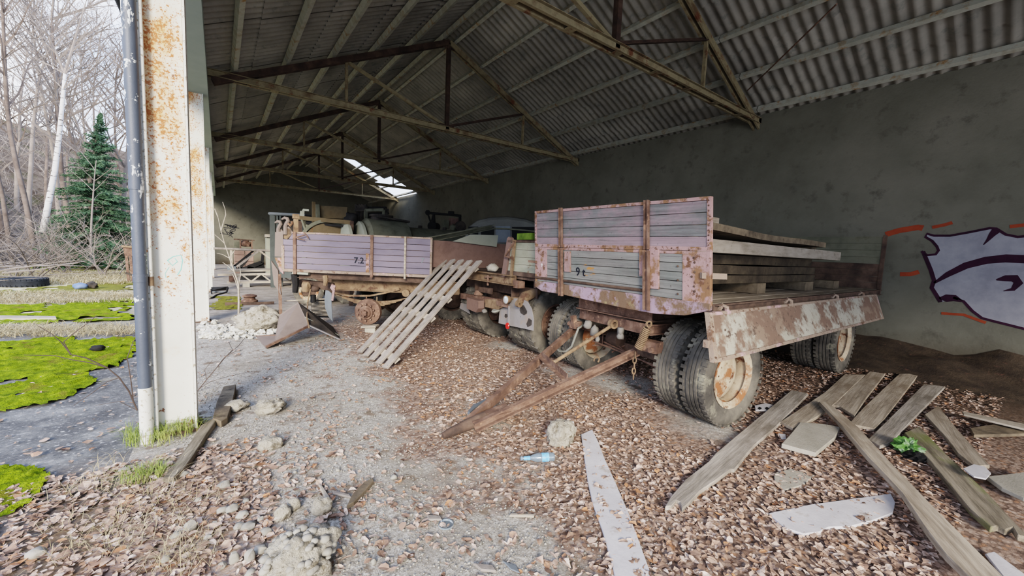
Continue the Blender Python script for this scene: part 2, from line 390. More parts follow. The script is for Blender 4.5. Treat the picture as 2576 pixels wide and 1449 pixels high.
lit = t.ramp(ls.outputs[0], [(0,(96,78,68)),(.3,(134,110,96)),(.55,(154,131,116)),(.8,(172,152,138)),(.95,(154,116,92))])
lit = t.mix(t.mask(t.vor(34, stretch=(1,1.4,1)), .45, 1.0), lit, lin((84,68,59)))
fm = t.math('ADD', t.mask(x, .4, 2.6), t.math('MULTIPLY', t.math('SUBTRACT', t.noise(1.1,4), .5), 2.2))
fm = t.mask(fm, .42, .62)
door = t.math('MULTIPLY', t.mask(x, .35, -.1), t.mask(y, 3.9, 3.2))
fm = t.math('MAXIMUM', fm, door)
for (cx_, cy_), r_ in BARE:
    vd_ = t.n('ShaderNodeVectorMath', operation='DISTANCE'); t.l(t.tc.outputs['Object'], vd_.inputs[0]); vd_.inputs[1].default_value = (cx_, cy_, 0)
    fm = t.math('MULTIPLY', fm, t.mask(t.math('ADD', vd_.outputs['Value'], t.math('MULTIPLY', t.noise(2.6,4), .7)), r_+.15, r_+.45))
fm = t.math('MULTIPLY', fm, t.mask(y, 9.5, 7.5))
col = t.mix(fm, grav, lit)
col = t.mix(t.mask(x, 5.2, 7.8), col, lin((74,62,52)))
far = t.ramp(t.noise(1.6,7), [(.35,(120,112,102)),(.55,(158,150,140)),(.68,(104,88,76))])
col = t.mix(t.mask(y, 8.0, 10.5), col, far)
b1 = t.bump(t.noise(60,8,.8), .5, .012); t.bump(t.noise(9,7), .6, .04, b1)
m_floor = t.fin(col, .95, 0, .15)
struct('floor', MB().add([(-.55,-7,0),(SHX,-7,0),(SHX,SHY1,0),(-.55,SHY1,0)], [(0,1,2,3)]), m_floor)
# yard outside: bluish asphalt, straw, soil
t = NT('yard asphalt with straw')
x, y, z = t.sep()
asp = t.ramp(t.noise(2.2,9,.7), [(.3,(62,62,62)),(.46,(86,86,86)),(.58,(114,114,112)),(.7,(156,155,151))])
asp = t.mix(t.mask(t.noise(28,4), .58, .7), asp, lin((176,176,174)))
straw = t.ramp(t.noise(14,8,.7,(1,4,1)), [(.3,(150,134,96)),(.5,(196,182,146)),(.68,(218,208,178))])
sm = t.mask(t.math('ADD', t.noise(.8,5,.6,(.4,1.4,1)), t.mask(y, 6, 26)), .62, .95)
col = t.mix(sm, asp, straw)
ms = t.math('MULTIPLY', t.mask(t.noise(.5,7,.65,(.5,1,1)), .5, .56), t.mask(y, 15, 18))
col = t.mix(ms, col, t.ramp(t.noise(20,6), [(.3,(96,98,24)),(.6,(150,146,42))]))
litm = t.math('MULTIPLY', t.mask(y, 4.0, 3.0), t.mask(t.math('ADD', x, t.math('MULTIPLY', t.noise(1.5,5), .9)), -.75, -.35))
col = t.mix(litm, col, lin((110,92,76)))
t.bump(t.noise(22,8), .5, .03); m_yard = t.fin(col, .95, 0, .15)
struct('floor_yard', MB().add([(-60,-8,-.004),(-.55,-8,-.004),(-.55,75,-.004),(-60,75,-.004)], [(0,1,2,3)]), m_yard)
# plaster walls
t = NT('stained plaster wall')
x, y, z = t.sep()
pl = t.ramp(t.noise(.7,8,.65), [(.3,(90,88,78)),(.5,(103,101,90)),(.68,(113,110,99))])
pl = t.mix(t.mask(t.noise(3.2,9,.7), .55, .7), pl, lin((86,84,75)))
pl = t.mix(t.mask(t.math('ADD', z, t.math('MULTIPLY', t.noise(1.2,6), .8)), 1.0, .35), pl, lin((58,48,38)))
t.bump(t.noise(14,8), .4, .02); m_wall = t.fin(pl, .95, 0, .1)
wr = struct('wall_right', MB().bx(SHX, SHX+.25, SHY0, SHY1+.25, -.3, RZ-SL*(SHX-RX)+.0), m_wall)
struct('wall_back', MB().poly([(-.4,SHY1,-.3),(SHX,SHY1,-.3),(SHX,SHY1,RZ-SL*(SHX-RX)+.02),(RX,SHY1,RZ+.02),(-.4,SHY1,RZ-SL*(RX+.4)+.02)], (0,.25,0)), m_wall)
struct('wall_front_added', MB().poly([(-.4,SHY0,3.7),(SHX,SHY0,3.7),(SHX,SHY0,RZ-SL*(SHX-RX)+.02),(RX,SHY0,RZ+.02),(-.4,SHY0,RZ-SL*(RX+.4)+.02)], (0,-.25,0)), m_wall)  # added unseen gable: dims the right wall, opening lets light onto the floor
# soil bank against the right wall
mb = MB(); N = 44; vs = []; fs = []
for i in range(N+1):
    yy = -1.4+i*.22
    for j in range(9):
        u = j/8; xx = 7.75+u*1.66+.15*noise.noise(V((yy*1.3,0,2)))*(1-u)
        xx = min(xx, SHX-.01); zz = .34*(u**1.3)*(1+.5*noise.noise(V((xx*2,yy*2,1))))+.05*noise.noise(V((xx*6,yy*6,3)))*min(1,u*4)-.01
        vs.append((xx, yy, zz))
for i in range(N):
    for j in range(8): fs.append((i*9+j, i*9+j+1, (i+1)*9+j+1, (i+1)*9+j))
m_soil = mat('dark soil', [(46,38,32),(64,54,44),(78,66,54)], 5, .98, .8, 30, [((104,76,66),9,.6,.7)], bd=.03)
solo('soil_bank', mb.add(vs, fs), m_soil, 'dark brown soil bank heaped along the foot of the right wall', 'soil', smooth=True, kind='stuff')

# roof of corrugated sheets
t = NT('corrugated roof sheet')
x, y, z = t.sep()
rc = t.ramp(t.noise(1.2,8,.65,(1,.6,1)), [(.3,(112,109,101)),(.5,(134,130,121)),(.7,(150,145,134))])
rc = t.mix(t.mask(t.noise(4,8,.7), .56, .72), rc, lin((98,100,94)))
rc = t.tone(rc); m_roof = t.fin(rc, .95, 0, .1)
def slope(sgn, hole=None):
    mb = MB(); rows = 5; half = 5.05; dy = .0295; yy0, yy1 = SHY0-.3, SHY1+.3
    n = int((yy1-yy0)/dy)
    for r in range(rows):
        d0, d1 = half*r/rows, half*(r+1)/rows+.08
        for c0 in range(0, n, 36):
            c1 = min(c0+36, n); vs = []; fs = []; mb.tone = random.uniform(-.12,.1)
            ya = yy0+c0*dy
            if hole and hole(r, ya): continue
            for i in range(c0, c1+4):
                yv = yy0+i*dy; w = .026*math.sin(2*PI*yv/.177)+(.007 if (c0//36) % 2 else 0)
                for d, e in ((d0, .0), (d1, .022)):
                    xx = RX+sgn*d; vs.append((xx, yv, RZ-SL*d+w-e*0+(.03 if d == d0 else 0)))
            for i in range(c1-c0+3): fs.append((2*i, 2*i+1, 2*i+3, 2*i+2))
            mb.add(vs, fs)
    return mb
HOLE = {(1,23),(2,23),(3,23),(4,23)}
struct('ceiling', slope(-1), m_roof, True)
struct('ceiling.001', slope(1, lambda r, ya: (r in (1, 2) and 22.6 < ya < 23.7) or (r >= 3 and 21.6 < ya < 24.7)), m_roof, True)

# trusses
TY = [-1.25, 4.1, 9.46, 14.8, 20.1, 25.5]
CH = 4.60
def truss(y, label):
    th = thing('roof_truss', label, 'truss', (RX, y, CH), 0, 'steel roof trusses')
    b = MB()
    for s in (-.045, .045): b.chan((-.12,y+s,CH), (9.4,y+s,CH), .045*(1 if s > 0 else -1), .12, .009, flip=-1)
    for xx in [i*.95 for i in range(1, 10)]: b.bx(xx-.07, xx+.07, y-.05, y+.05, CH-.062, CH-.052)
    part('bottom_chord', b, m_truss, th)
    for sg in (-1, 1):
        r = MB(); e = V((RX+sg*4.75, y, RZ-.24-SL*4.75)); a = V((RX, y, RZ-.24))
        for s in (-.05, .05): r.bar(a+V((0,s,0)), e+V((0,s,0)), .035, .12)
        part('rafter', r, m_truss if sg > 0 else m_trussr, th)
    zt = RZ-.26
    part('king_post', MB().bar((RX,y,CH), (RX,y,zt), .09, .09), m_trussr, th)
    for sg in (-1, 1):
        qx = RX+sg*2.42; qz = RZ-.26-SL*2.42
        part('queen_post', MB().bar((qx,y,CH), (qx,y,qz), .06, .05), m_truss, th)
        part('diagonal_brace', MB().angle((RX+sg*.05,y,CH+.06), (qx,y,qz-.03), .06, .06, .012), m_truss if sg < 0 else m_trussr, th)
    g = MB(); g.bx(RX-.2, RX+.2, y-.012, y+.012, CH-.05, CH+.12); g.bx(RX-.16, RX+.16, y-.012, y+.012, zt-.12, zt+.06)
    g.poly([(-.1,y-.012,CH-.06),(.5,y-.012,CH-.06),(.4,y-.012,CH+.14),(-.1,y-.012,CH+.02)], (0,.024,0))
    part('gusset_plate', g, m_trussr, th)
    return th
for yv, lb in zip(TY[1:], ['nearest rusty steel roof truss, crossing the top right overhead', 'steel roof truss above the second white column, whole triangle in view',
        'third rusty roof truss from the camera, behind the whole triangular one', 'fourth roof truss, deep in the shed above the tank trailers', 'farthest pale roof truss just before the back wall']): truss(yv, lb)
cols = ['seen lowest at the eave', 'second up from the eave', 'third up from the eave', 'fourth up from the eave', 'fifth up, next below the ridge', 'highest, right beside the ridge']
for sg, side in ((-1, 'left'), (1, 'right')):
    for k in range(6):
        d = 4.42-.87*k if k < 5 else .17
        xx = RX+sg*d; zz = RZ-SL*d-.085
        mb = MB(); r = Matrix.Rotation(math.atan(SL)*(1 if sg > 0 else -1), 3, 'Y'); y0 = SHY0+.27
        while y0 < SHY1-.2:                         # lengths lapped end to end
            y1 = min(y0+5.36, SHY1-.05); mb.tone = random.uniform(-.15, .1)
            mb.box((xx, (y0+y1)/2, zz), (.075, y1-y0-.02, .1), r); y0 = y1
        solo('roof_purlin', mb, m_purlin, 'pale roof purlin of the %s slope, %s' % (side, cols[k]), 'purlin', 'roof purlins', origin=(xx, 10, zz))
mb = MB().tube([PX(2105,10,6.6)+V((0,0,.0)), PX(1880,228,8.25)], .012, 6)
solo('tie_rod', mb, m_rust, 'thin rusty tie rod slanting under the right roof slope', 'rod')

# columns along the open side
for i, yv in enumerate(TY[1:]):
    lb = ['white steel column with rust streaks, nearest to the camera', 'white steel column standing second from the camera', 'third white column, a narrow strip behind the second',
          'fourth white column along the open side', 'fifth white column along the open side'][i]
    th = thing('steel_column', lb, 'column', (-.31, yv+.1, 0), 0, 'white columns of the open side')
    c = MB(); c.bx(-.43, -.19, yv+.02, yv+.20, 0, 4.24); part('web', c, m_steel, th, bevel=.004)
    for x0, x1 in ((-.445,-.43), (-.19,-.175)):
        part('flange', MB().bx(x0, x1, yv-.005, yv+.22, 0, 4.24), m_steel2, th)
    part('base_plate', MB().bx(-.47, -.15, yv-.03, yv+.25, 0, .02), m_rustd, th)
    if i == 0:
        pts = [PY(*p, yv+.02) for p in ((455,672),(462,655),(448,643),(425,645),(420,654),(432,668),(447,662),(440,680),(428,694),(436,706))]
        pts = [PY(*p, yv+.02) for p in ((421,655),(436,645),(455,642),(459,655),(455,678),(446,692))]
        s = MB().ribbon(pts, .006, (0,-1,0), .002); s.ribbon([PY(*p, yv+.02) for p in ((421,655),(434,668),(446,658),(440,650))], .006, (0,-1,0), .002)
        s.ribbon([PY(*p, yv+.02) for p in ((425,672),(415,688),(417,698),(428,703))], .003, (0,-1,0), .002)
        part('chalk_scribble', s, m_teal, th, label='teal chalk scribble on the column')
# eave beam over the columns, gutter
mb = MB().bx(-.42, -.10, -1.4, SHY1, 4.2, 4.47)
struct('trim_1', mb, m_fascia)
th = thing('rain_gutter', 'dark half round gutter along the eave above the downpipe', 'gutter', (-.82, 10, 4.25))
part('trough', MB().add([(-.82+.11*math.cos(a), yy, 4.36+.11*math.sin(a)) for yy in (-1.4, SHY1) for a in [PI+PI*k/8 for k in range(9)]],
     [(k, k+1, k+10, k+9) for k in range(8)]), m_black, th, True)
part('fascia_board', MB().bx(-.50,-.43,-1.4,SHY1,4.2,4.46), m_dark, th)
part('eave_sheet', MB().poly([(-.43,-1.4,4.44),(-.80,-1.4,4.35),(-.80,SHY1,4.35),(-.43,SHY1,4.44)], (0,0,.02)), m_dark, th)
# downpipe and conduit beside the near column
px0, py0 = -.478, 4.03
th = thing('downpipe', 'blue grey downpipe with flaking white paint beside the nearest column', 'pipe', (px0, py0, 0))
part('pipe_length', MB().tube([(px0,py0,0),(px0,py0,1.30)], .041, 20), m_pipe, th, 40)
part('pipe_length', MB().tube([(px0,py0,1.26),(px0,py0,1.98)], .0385, 20), m_pipe, th, 40)
part('pipe_length', MB().tube([(px0,py0,1.94),(px0,py0,4.26)], .041, 20), m_pipe, th, 40)
for zz in (1.28, 1.96): part('joint_collar', MB().tube([(px0,py0,zz-.03),(px0,py0,zz+.03)], .0435, 20), m_pipe, th, 40)
part('peeling_foot', MB().tube([(px0,py0,.0),(px0,py0,.44)], .0425, 20), m_steel2, th, 40, label='bare white lower end of the downpipe')
th = thing('conduit', 'thin white conduit between the downpipe and the nearest column', 'conduit', (-.421, 4.055, 0))
part('tube', MB().tube([(-.421,4.055,0),(-.421,4.055,4.2)], .012, 10), m_steel2, th, 40)
part('coupling', MB().tube([(-.421,4.055,1.22),(-.421,4.055,1.29)], .017, 10), m_rusto, th, 40, label='brass coloured coupling')

# graffiti on the right wall
def W(*pts): return [PX(a, b, SHX-.003) for a, b in pts]
n = (-1,0,0)
out = W((2318,632),(2332,640),(2352,640),(2360,632),(2357,622),(2345,606),(2329,596),(2331,589),(2350,592),(2390,592),(2440,583),(2490,574),(2508,576),(2530,590),(2560,595),(2640,585),(2640,880),(2576,826),(2540,815),(2500,806),(2468,797),(2440,778),(2420,758),(2400,748),(2370,760),(2362,748),(2345,722),(2352,700),(2340,672))
wp = struct('graffiti_fill', MB().add(out, [tuple(range(len(out)))]), m_graf_w, parent=wr)
def rib(name, pts, w, m): return struct(name, MB().ribbon(W(*pts), w, n, .003), m, parent=wr)
rib('graffiti_outline', [(2318,632),(2332,642),(2354,640),(2361,630),(2357,620),(2345,606),(2328,596),(2332,588),(2350,593),(2390,593),(2440,584),(2490,574),(2506,575),(2530,590),(2560,596),(2640,588)], .035, m_graf_p)
rib('graffiti_outline', [(2322,632),(2342,680),(2350,706),(2344,724),(2358,746),(2366,760)], .05, m_graf_p)
rib('graffiti_outline', [(2350,712),(2385,690),(2430,668),(2480,655),(2530,650),(2640,655)], [.03,.08,.1,.11,.12,.12], m_graf_p)
rib('graffiti_outline', [(2362,750),(2380,750),(2402,750),(2420,758)], [.02,.12,.1,.03], m_graf_p)
rib('graffiti_outline', [(2398,748),(2424,758),(2446,782),(2470,800),(2500,808),(2540,818),(2580,828),(2640,860)], .035, m_graf_p)
rib('graffiti_outline', [(2508,578),(2496,590),(2485,604),(2474,616)], [.1,.07,.035,.01], m_graf_p)
rib('graffiti_outline', [(2506,704),(2530,700),(2552,700),(2562,712),(2548,728),(2524,732)], [.02,.09,.11,.09,.05,.01], m_graf_p)
for pts, w in (([(2228,590),(2262,580),(2310,572),(2322,574)], .09), ([(2345,572),(2375,566),(2396,560)], .05), ([(2264,690),(2290,690),(2312,684)], .07), ([(2368,788),(2425,792),(2480,812)], .04), ([(2540,570),(2580,566)], .05)):
    rib('graffiti_outline', pts, w, m_graf_o)
# scribble on the back wall
sw = MB(); random.seed(3)
for k in range(16):
    a = PY(random.uniform(562,592), random.uniform(566,588), SHY1-.01); sw.ribbon([a, a+V((random.uniform(-.35,.35),0,random.uniform(-.15,.15))), a+V((random.uniform(-.3,.3),0,random.uniform(-.3,.1)))], .04, (0,-1,0), .004)
struct('graffiti_scribble', sw, m_ink, parent=bpy.data.objects['wall_back'])
# ================================================================== vehicles
def tyre(mb, c, ax, R, W, rim, lugs=44, depth=.04, lw=.28, skew=0):
    mb.lathe(c, ax, [(rim,-W*.36),(rim+.02,-W*.43),(R*.80,-W*.51),(R*.93,-W*.48),(R*.985,-W*.40),(R*.985,W*.40),(R*.93,W*.48),(R*.80,W*.51),(rim+.02,W*.43),(rim,W*.36)], 48, True)
    ax = V(ax).normalized(); u = ax.orthogonal().normalized(); w = ax.cross(u)
    for k in range(lugs):
        a = 2*PI*k/lugs
        for s in (-1, 1):
            e = u*math.cos(a)+w*math.sin(a); tg = ax.cross(e)
            a2 = (ax+tg*skew*s).normalized(); t2 = e.cross(a2); Rm = Matrix((a2, t2, e)).transposed()
            mb.box(V(c)+e*(R*(1.005-depth))+ax*s*W*(.51-lw/2), (W*lw, 2*PI*R/lugs*.52, R*depth*2), Rm)
    for h in (-.16, 0, .16): mb.lathe(c, ax, [(R*.98,W*(h-.06)),(R*1.004,W*(h-.05)),(R*1.004,W*(h+.05)),(R*.98,W*(h+.06))], 48)
    return mb
def wheel(parent, c, ax, R=.49, W=.25, rim=.285, face=1, m_r=None, lugs=44, mt=None, hub=True, world=True, lw=.20, skew=0, depth=.022):
    """rim part with tyre and hub sub-parts; ax points to the outer side, face = 1 dished disc outward"""
    c = V(c); a = V(ax).normalized()
    o = MB(); f = face
    o.lathe(c, a, [(rim+.012,-W*.40),(rim,-W*.34),(rim-.02,-W*.1),(rim-.02,W*.1),(rim,W*.34),(rim+.022,W*.42),(rim+.024,W*.47),(rim+.004,W*.46),(rim-.03,W*.33)], 40)
    o.lathe(c, a, [(rim-.02,f*W*.30),(rim-.035,f*W*.05),(rim-.06,-f*W*.02),(.13,-f*W*.14),(.085,-f*W*.14),(.0,-f*W*.13)], 40)
    r = part('wheel', o, m_r or m_rim, parent, 40, world=world)
    part('tyre', tyre(MB(), c, a, R, W, rim+.005, lugs, depth, lw, skew), mt or m_tyre, r, 35, world=world)
    if hub:
        h = MB().lathe(c, a, [(.0,f*W*.12),(.05,f*W*.12),(.06,f*W*.06),(.085,-f*W*.02),(.09,-f*W*.14)], 20)
        u = a.orthogonal().normalized(); w = a.cross(u)
        for k in range(8):
            e = u*math.cos(k*PI/4)+w*math.sin(k*PI/4); h.tube([c+e*.115-a*f*W*.14, c+e*.115-a*f*W*.02], .011, 6)
        part('hub', h, m_rust, r, 35, world=world)
    return r
def leaf_spring(mb, c, d, L, n=5, w=.06, drop=.10, t=.012):
    c = V(c); d = V(d).normalized()
    for i in range(n):
        l = L*(1-i*.16); pts = []
        for k in range(9):
            u = k/8*2-1; pts.append(c+d*(u*l/2)+V((0,0,drop*(u*l/L)**2-i*t)))
        for a, b in zip(pts[:-1], pts[1:]): mb.bar(a, b, w, t*.9)
    return mb
def chain(mb, pts, L=.05, w=.03, r=.006):
    for i in range(len(pts)-1):
        p, q = V(pts[i]), V(pts[i+1]); d = (q-p).normalized(); a = d.orthogonal().normalized()
        if i % 2: a = d.cross(a)
        m = (p+q)/2; l = (q-p).length*.62
        loop = [m+d*l*math.cos(k*PI/6)+a*w*.5*math.sin(k*PI/6)*1.1 for k in range(13)]
        mb.tube(loop, r, 5, False)
    return mb
def spring(mb, p0, p1, R, turns, r):
    p0 = V(p0); p1 = V(p1); d, a, b = mb.frame(p0, p1); n = turns*10
    mb.tube([p0+(p1-p0)*(k/n)+a*R*math.cos(2*PI*k/10)+b*R*math.sin(2*PI*k/10) for k in range(n+1)], r, 5); return mb

# ------------------------------------------------------------------ flat bed trailer in front (nose to the left)
XB = 3.37
def FB(px, py): return PX(px, py, XB)
YR, YL, ZB, ZS, ZT, XE = 1.70, 4.04, 1.225, 1.672, 2.135, 8.85
tr = thing('flatbed_trailer', 'flatbed farm trailer with tall lilac front board, drawbar resting on the leaves', 'trailer', (4.08, 2.87, 0))
yp = [FB(1419,640).y, FB(1638,640).y]
def planks(x, y0, y1, z0, z1, n, gap=.0045, th=.026, tone=.1):
    mb = MB(); h = (z1-z0)/n
    for i in range(n):
        mb.tone = random.uniform(-tone, tone); mb.bx(x, x+th, y0, y1, z0+i*h+gap/2, z0+(i+1)*h-gap/2)
    return mb
ub = part('upper_front_board', planks(XB, YR+.03, YL-.03, ZS+.02, ZT-.03, 4), m_board, tr, bevel=.003)
f = MB()
for a in (YR, YL-.032): f.bx(XB-.008, XB+.034, a, a+.032, ZS, ZT)
f.bx(XB-.008, XB+.034, YR, YL, ZT-.03, ZT); f.bx(XB-.008, XB+.034, YR, YL, ZS, ZS+.034)
for yy in yp: part('post_strap', MB().chan((XB-.012,yy,ZS), (XB-.012,yy,ZT+.012), .03, .05, .012, up=(0,1,0)), m_rust, ub)
b = f
for i in range(16):
    for yy in (YR+.016, YL-.016): part('rivet', MB().lathe((XB-.010, yy, ZS+.05+i*.042), (-1,0,0), [(0,.006),(.006,.004),(.008,0)], 6), m_rust, ub) if i < 10 else None
for i in range(9):
    part('rivet', MB().lathe((XB-.010, YR+.1+i*.26, ZS+.017), (-1,0,0), [(0,.006),(.006,.004),(.008,0)], 6), m_rust, ub)
part('edge_frame', f, m_pinkrust, ub)
lb_ = part('lower_front_board', planks(XB, YR+.03, YL-.03, ZB, ZS-.03, 5), m_boardg, tr, bevel=.003)
f = MB(); f.bx(XB-.008, XB+.034, YR, YL, ZS-.034, ZS-.004); f.bx(XB-.008, XB+.034, YR, YR+.04, ZB-.02, ZS); f.bx(XB-.008, XB+.034, YL-.03, YL, ZB-.02, ZS)
part('edge_frame', f, m_pinkrust, lb_, bevel=.003)
cp = part('corner_plate', MB().bx(XB-.007, XB+.03, FB(1378,680).y, YL-.02, ZB+.02, ZS-.03), m_pinkrust, lb_, bevel=.003)
b = MB().bx(XB-.007, XB+.03, YR+.03, FB(1722,700).y, ZB-.01, ZS-.03); random.seed(11)
for i in range(9): part('bolt', MB().lathe((XB-.008, YR+.06+(.24 if i % 3 == 0 else .05+random.random()*.06), ZB+.05+i*.042), (-1,0,0), [(0,.008),(.008,.006),(.011,0)], 7), m_rustd, lb_)
part('corner_plate', b, m_pinkrust, lb_, label='pink corner plate eaten by rust')
for yy in yp: part('post_strap', MB().chan((XB-.02,yy-.005,ZB-.14), (XB-.02,yy-.005,ZS-.01), .035, .062, .014, up=(0,1,0)), m_rust, lb_)
for a0, a1, z0, z1 in ((1427,1439,632,685), (1619,1629,628,696), (1644,1661,628,728)):
    q0, q1 = FB(a0,z0), FB(a1,z1); part('bracket_plate', MB().bx(XB-.022, XB, q0.y, q1.y, q1.z, q0.z), m_pinkrust, lb_, bevel=.003)
part('drop_slot', MB().bx(XB-.012, XB-.002, FB(1637,640).y, FB(1631,640).y, FB(1634,685).z, FB(1634,640).z), m_black, lb_)
part('lower_rib', MB().tube([(XB-.012,yp[1]+.03,ZB+.045),(XB-.012,YL-.02,ZB+.045)], .016, 8), m_rustd, lb_, 40)
part('side_catch', MB().bar((XB-.03,YR+.07,1.46), (XB+.16,YR-.05,1.46), .035, .05), m_edge, lb_)
part('side_catch', MB().bar((XB-.03,YL-.05,1.47), (XB-.03,YL+.1,1.475), .03, .03), m_rust, lb_)
lettering('load_marking', '9 t', .135, FB(1463,685)+V((-.004,0,0)), (0,-1,0), (-1,0,0), m_ink, lb_, .002)
lettering('number_marking', '9', .06, FB(1367,668)+V((-.012,0,0)), (0,-1,0), (-1,0,0), m_inkw, lb_, .001)
def rack(o):                                # the whole front board leans a little sideways
    for v in o.data.vertices: v.co.y += (v.co.z-ZB)*.085
    for ch in o.children: rack(ch)
rack(ub); rack(lb_)
# front rail, a bellied profile
pr = [(YL,ZB-.035),(YL,ZB-.075),(YL-.15,ZB-.125),(yp[0],ZB-.125),(yp[1]+.2,ZB-.165),(yp[1]-.1,ZB-.165),(YR+.22,ZB-.135),(YR,ZB-.06),(YR,ZB-.0)]
part('front_rail', MB().poly([(XB-.012,a,z_) for a, z_ in pr]+[(XB-.012,YL,ZB-.0)], (.05,0,0)), m_rail, tr, bevel=.004)
# deck
d = MB(); nb = 13
for i in range(nb):
    d.tone = random.uniform(-.15,.1); w_ = (YL-YR-.02)/nb; d.bx(XB+.05, XE, YR+.01+i*w_, YR+.01+(i+1)*w_-.006, ZB-.045, ZB-.002+random.uniform(-.004,.004))
part('deck', d, m_woodf, tr)
r = MB().chan((XB+.04,YR,ZB-.045), (XE,YR,ZB-.045), .05, .085, .012, flip=1); part('side_rail', r, m_rustd, tr)
r = MB().chan((XB+.04,YL,ZB-.045), (XE,YL,ZB-.045), .05, .085, .012, flip=-1); part('side_rail', r, m_rustd, tr)
# dropped side panel
dp0 = PY(1779,783,1.66); x0, z1 = dp0.x-.02, 1.165; z0 = .70; x1 = 8.45
def splay(mb):                              # hangs splayed out against the tyre
    for p in mb.v:
        k = (z1-p.z)/(z1-z0); p.y -= .15*k; p.z = z1-.365*k; p.x -= .14*k
    return mb
s = part('drop_side', splay(MB().bx(x0+.03, x1, 1.640, 1.658, z0+.03, z1-.02)), m_panel, tr, label='side board hanging down, pale paint peeling off rust')
f = MB(); f.bx(x0, x0+.06, 1.632, 1.672, z0, z1); f.bx(x0, x1, 1.632, 1.672, z0, z0+.035); f.bx(x0, x1, 1.632, 1.672, z1-.03, z1); f.bx(x1-.05, x1, 1.632, 1.672, z0, z1)
b = f
for i in range(9): b.lathe((x0+.03, 1.632, z0+.04+i*.048), (0,-1,0), [(0,.01),(.008,.008),(.011,0)], 6)
for i in range(26): b.lathe((x0+.15+i*.19, 1.632, z0+.018), (0,-1,0), [(0,.008),(.007,.006),(.009,0)], 6)
part('edge_frame', splay(f), m_edge, s)
for xx in (x0+.32, x0+1.75, x0+3.3, x0+4.5):
    h = MB(); h.tube([(xx-.05,1.69,ZB-.06),(xx-.05,1.66,ZB-.01),(xx-.02,1.64,ZB-.03),(xx,1.645,ZB-.09)], .022, 8); h.bx(xx-.022, xx+.022, 1.63, 1.66, ZB-.12, ZB-.05)
    part('hinge', h, m_edge, s, 40)
part('latch', MB().bx(x0-.12, x0-.05, 1.56, 1.60, .90, .96), m_edge, s)
# tailboard at the wall end
tb = part('tailboard', planks(XE, YR+.02, YL, ZB+.42, 2.10, 4), m_tank, tr)
part('lower_boards', planks(XE, YR+.02, YL, ZB, ZB+.42, 4), m_rustd, tb)
part('edge_post', MB().bx(XE-.01, XE+.04, YR-.03, YR+.02, ZB-.1, 2.12), m_rustd, tb)
# chassis
c = MB(); y0, y1 = FB(1640,790).y-.0, PX(1457,760,3.62).y
c.ibeam((3.62,2.42,1.0), (3.62,3.47,1.0), .10, .15, .012); part('cross_member', c, m_rust, tr)
for yy in (2.46, 3.43): part('chassis_beam', MB().ibeam((3.62,yy,1.02), (8.7,yy,1.02), .09, .20, .012), m_rustd, tr)
for xx in (4.6, 5.6, 6.6, 7.6, 8.5): part('cross_member', MB().chan((xx,YR+.05,1.12), (xx,YL-.05,1.12), .05, .1, .01), m_rustd, tr)
# turning bogie: frame, ring, axle
yaw = math.radians(6); e = V((math.sin(yaw), math.cos(yaw), 0)); fwd = V((-math.cos(yaw), math.sin(yaw), 0)); pv = V((4.08, 2.87, 0))
def BG(f_, l_, z_): return pv + fwd*f_ + e*l_ + V((0,0,z_))
bo = part('turning_frame', MB().chan(BG(.44,-.47,.84), BG(.44,.62,.84), .06, .115, .012, flip=1), m_rust, tr)
for l_ in (-.46, .60): part('frame_rail', MB().chan(BG(.44,l_,.84), BG(-.62,l_,.84), .05, .11, .012), m_rust, bo)
part('rear_bar', MB().chan(BG(-.6,-.46,.84), BG(-.6,.6,.84), .06, .11, .012), m_rustd, bo)
part('turntable_ring', MB().lathe(BG(0,0,.895), (0,0,1), [(.36,0),(.46,0),(.46,.025),(.44,.03),(.44,.05),(.46,.055),(.46,.075),(.36,.075)], 40, True), m_rustd, bo, 40)
part('axle', MB().bar(BG(0,-.92,.47), BG(0,.98,.47), .09, .10), m_rustd, tr)
for l_ in (-.52, .60):
    sp = leaf_spring(MB(), BG(0,l_,.62), fwd, 1.1, 6, .06, .08)
    for k in (-.07, .07): sp.tube([BG(k,l_-.04,.66), BG(k,l_-.04,.40)], .009, 6); sp.tube([BG(k,l_+.04,.66), BG(k,l_+.04,.40)], .009, 6)
    sp.bar(BG(.56,l_,.82), BG(.52,l_,.66), .05, .06); sp.bar(BG(-.56,l_,.82), BG(-.52,l_,.66), .05, .06)
    part('leaf_spring', sp, m_rust, tr)
h = MB(); hb = BG(.50,-.60,.70); h.bar(hb+V((0,-.08,0)), hb+V((0,.09,0)), .12, .11)
for k in (-.05, .05): h.tube([hb+V((0,k,-.02))-fwd*-.06, hb+V((0,k,-.02))+fwd*.10], .028, 8)
part('drawbar_hinge', h, m_rust, tr)
h = MB(); hb2 = BG(.50,.62,.70); h.bar(hb2+V((0,-.06,0)), hb2+V((0,.06,0)), .1, .09); h.tube([hb2+V((-.02,-.1,0)), hb2+V((-.02,.1,0))], .03, 8); part('drawbar_hinge', h, m_rust, tr)
for l_, fc in ((-1.05,1), (-.74,-1), (.80,-1), (1.11,1)):
    s = -1 if l_ < 0 else 1
    w_ = wheel(tr, BG(0,l_,.485), e*s, .485, .25, .285, face=-1 if abs(l_) > 1 else 1, hub=abs(l_) < 1 or True)
wr_ax = V((0,1,0))
for yy in (1.84, 2.13, 3.6, 3.9): wheel(tr, (7.45,yy,.485), wr_ax*(-1 if yy < 2.8 else 1), .485, .25, .285, face=-1)
part('axle', MB().bar((7.45,1.95,.485), (7.45,3.8,.485), .1, .1), m_rustd, tr)
for l_ in (2.46, 3.43): part('leaf_spring', leaf_spring(MB(), (7.45,l_,.64), (1,0,0), 1.2, 7, .06, .16), m_rustd, tr)
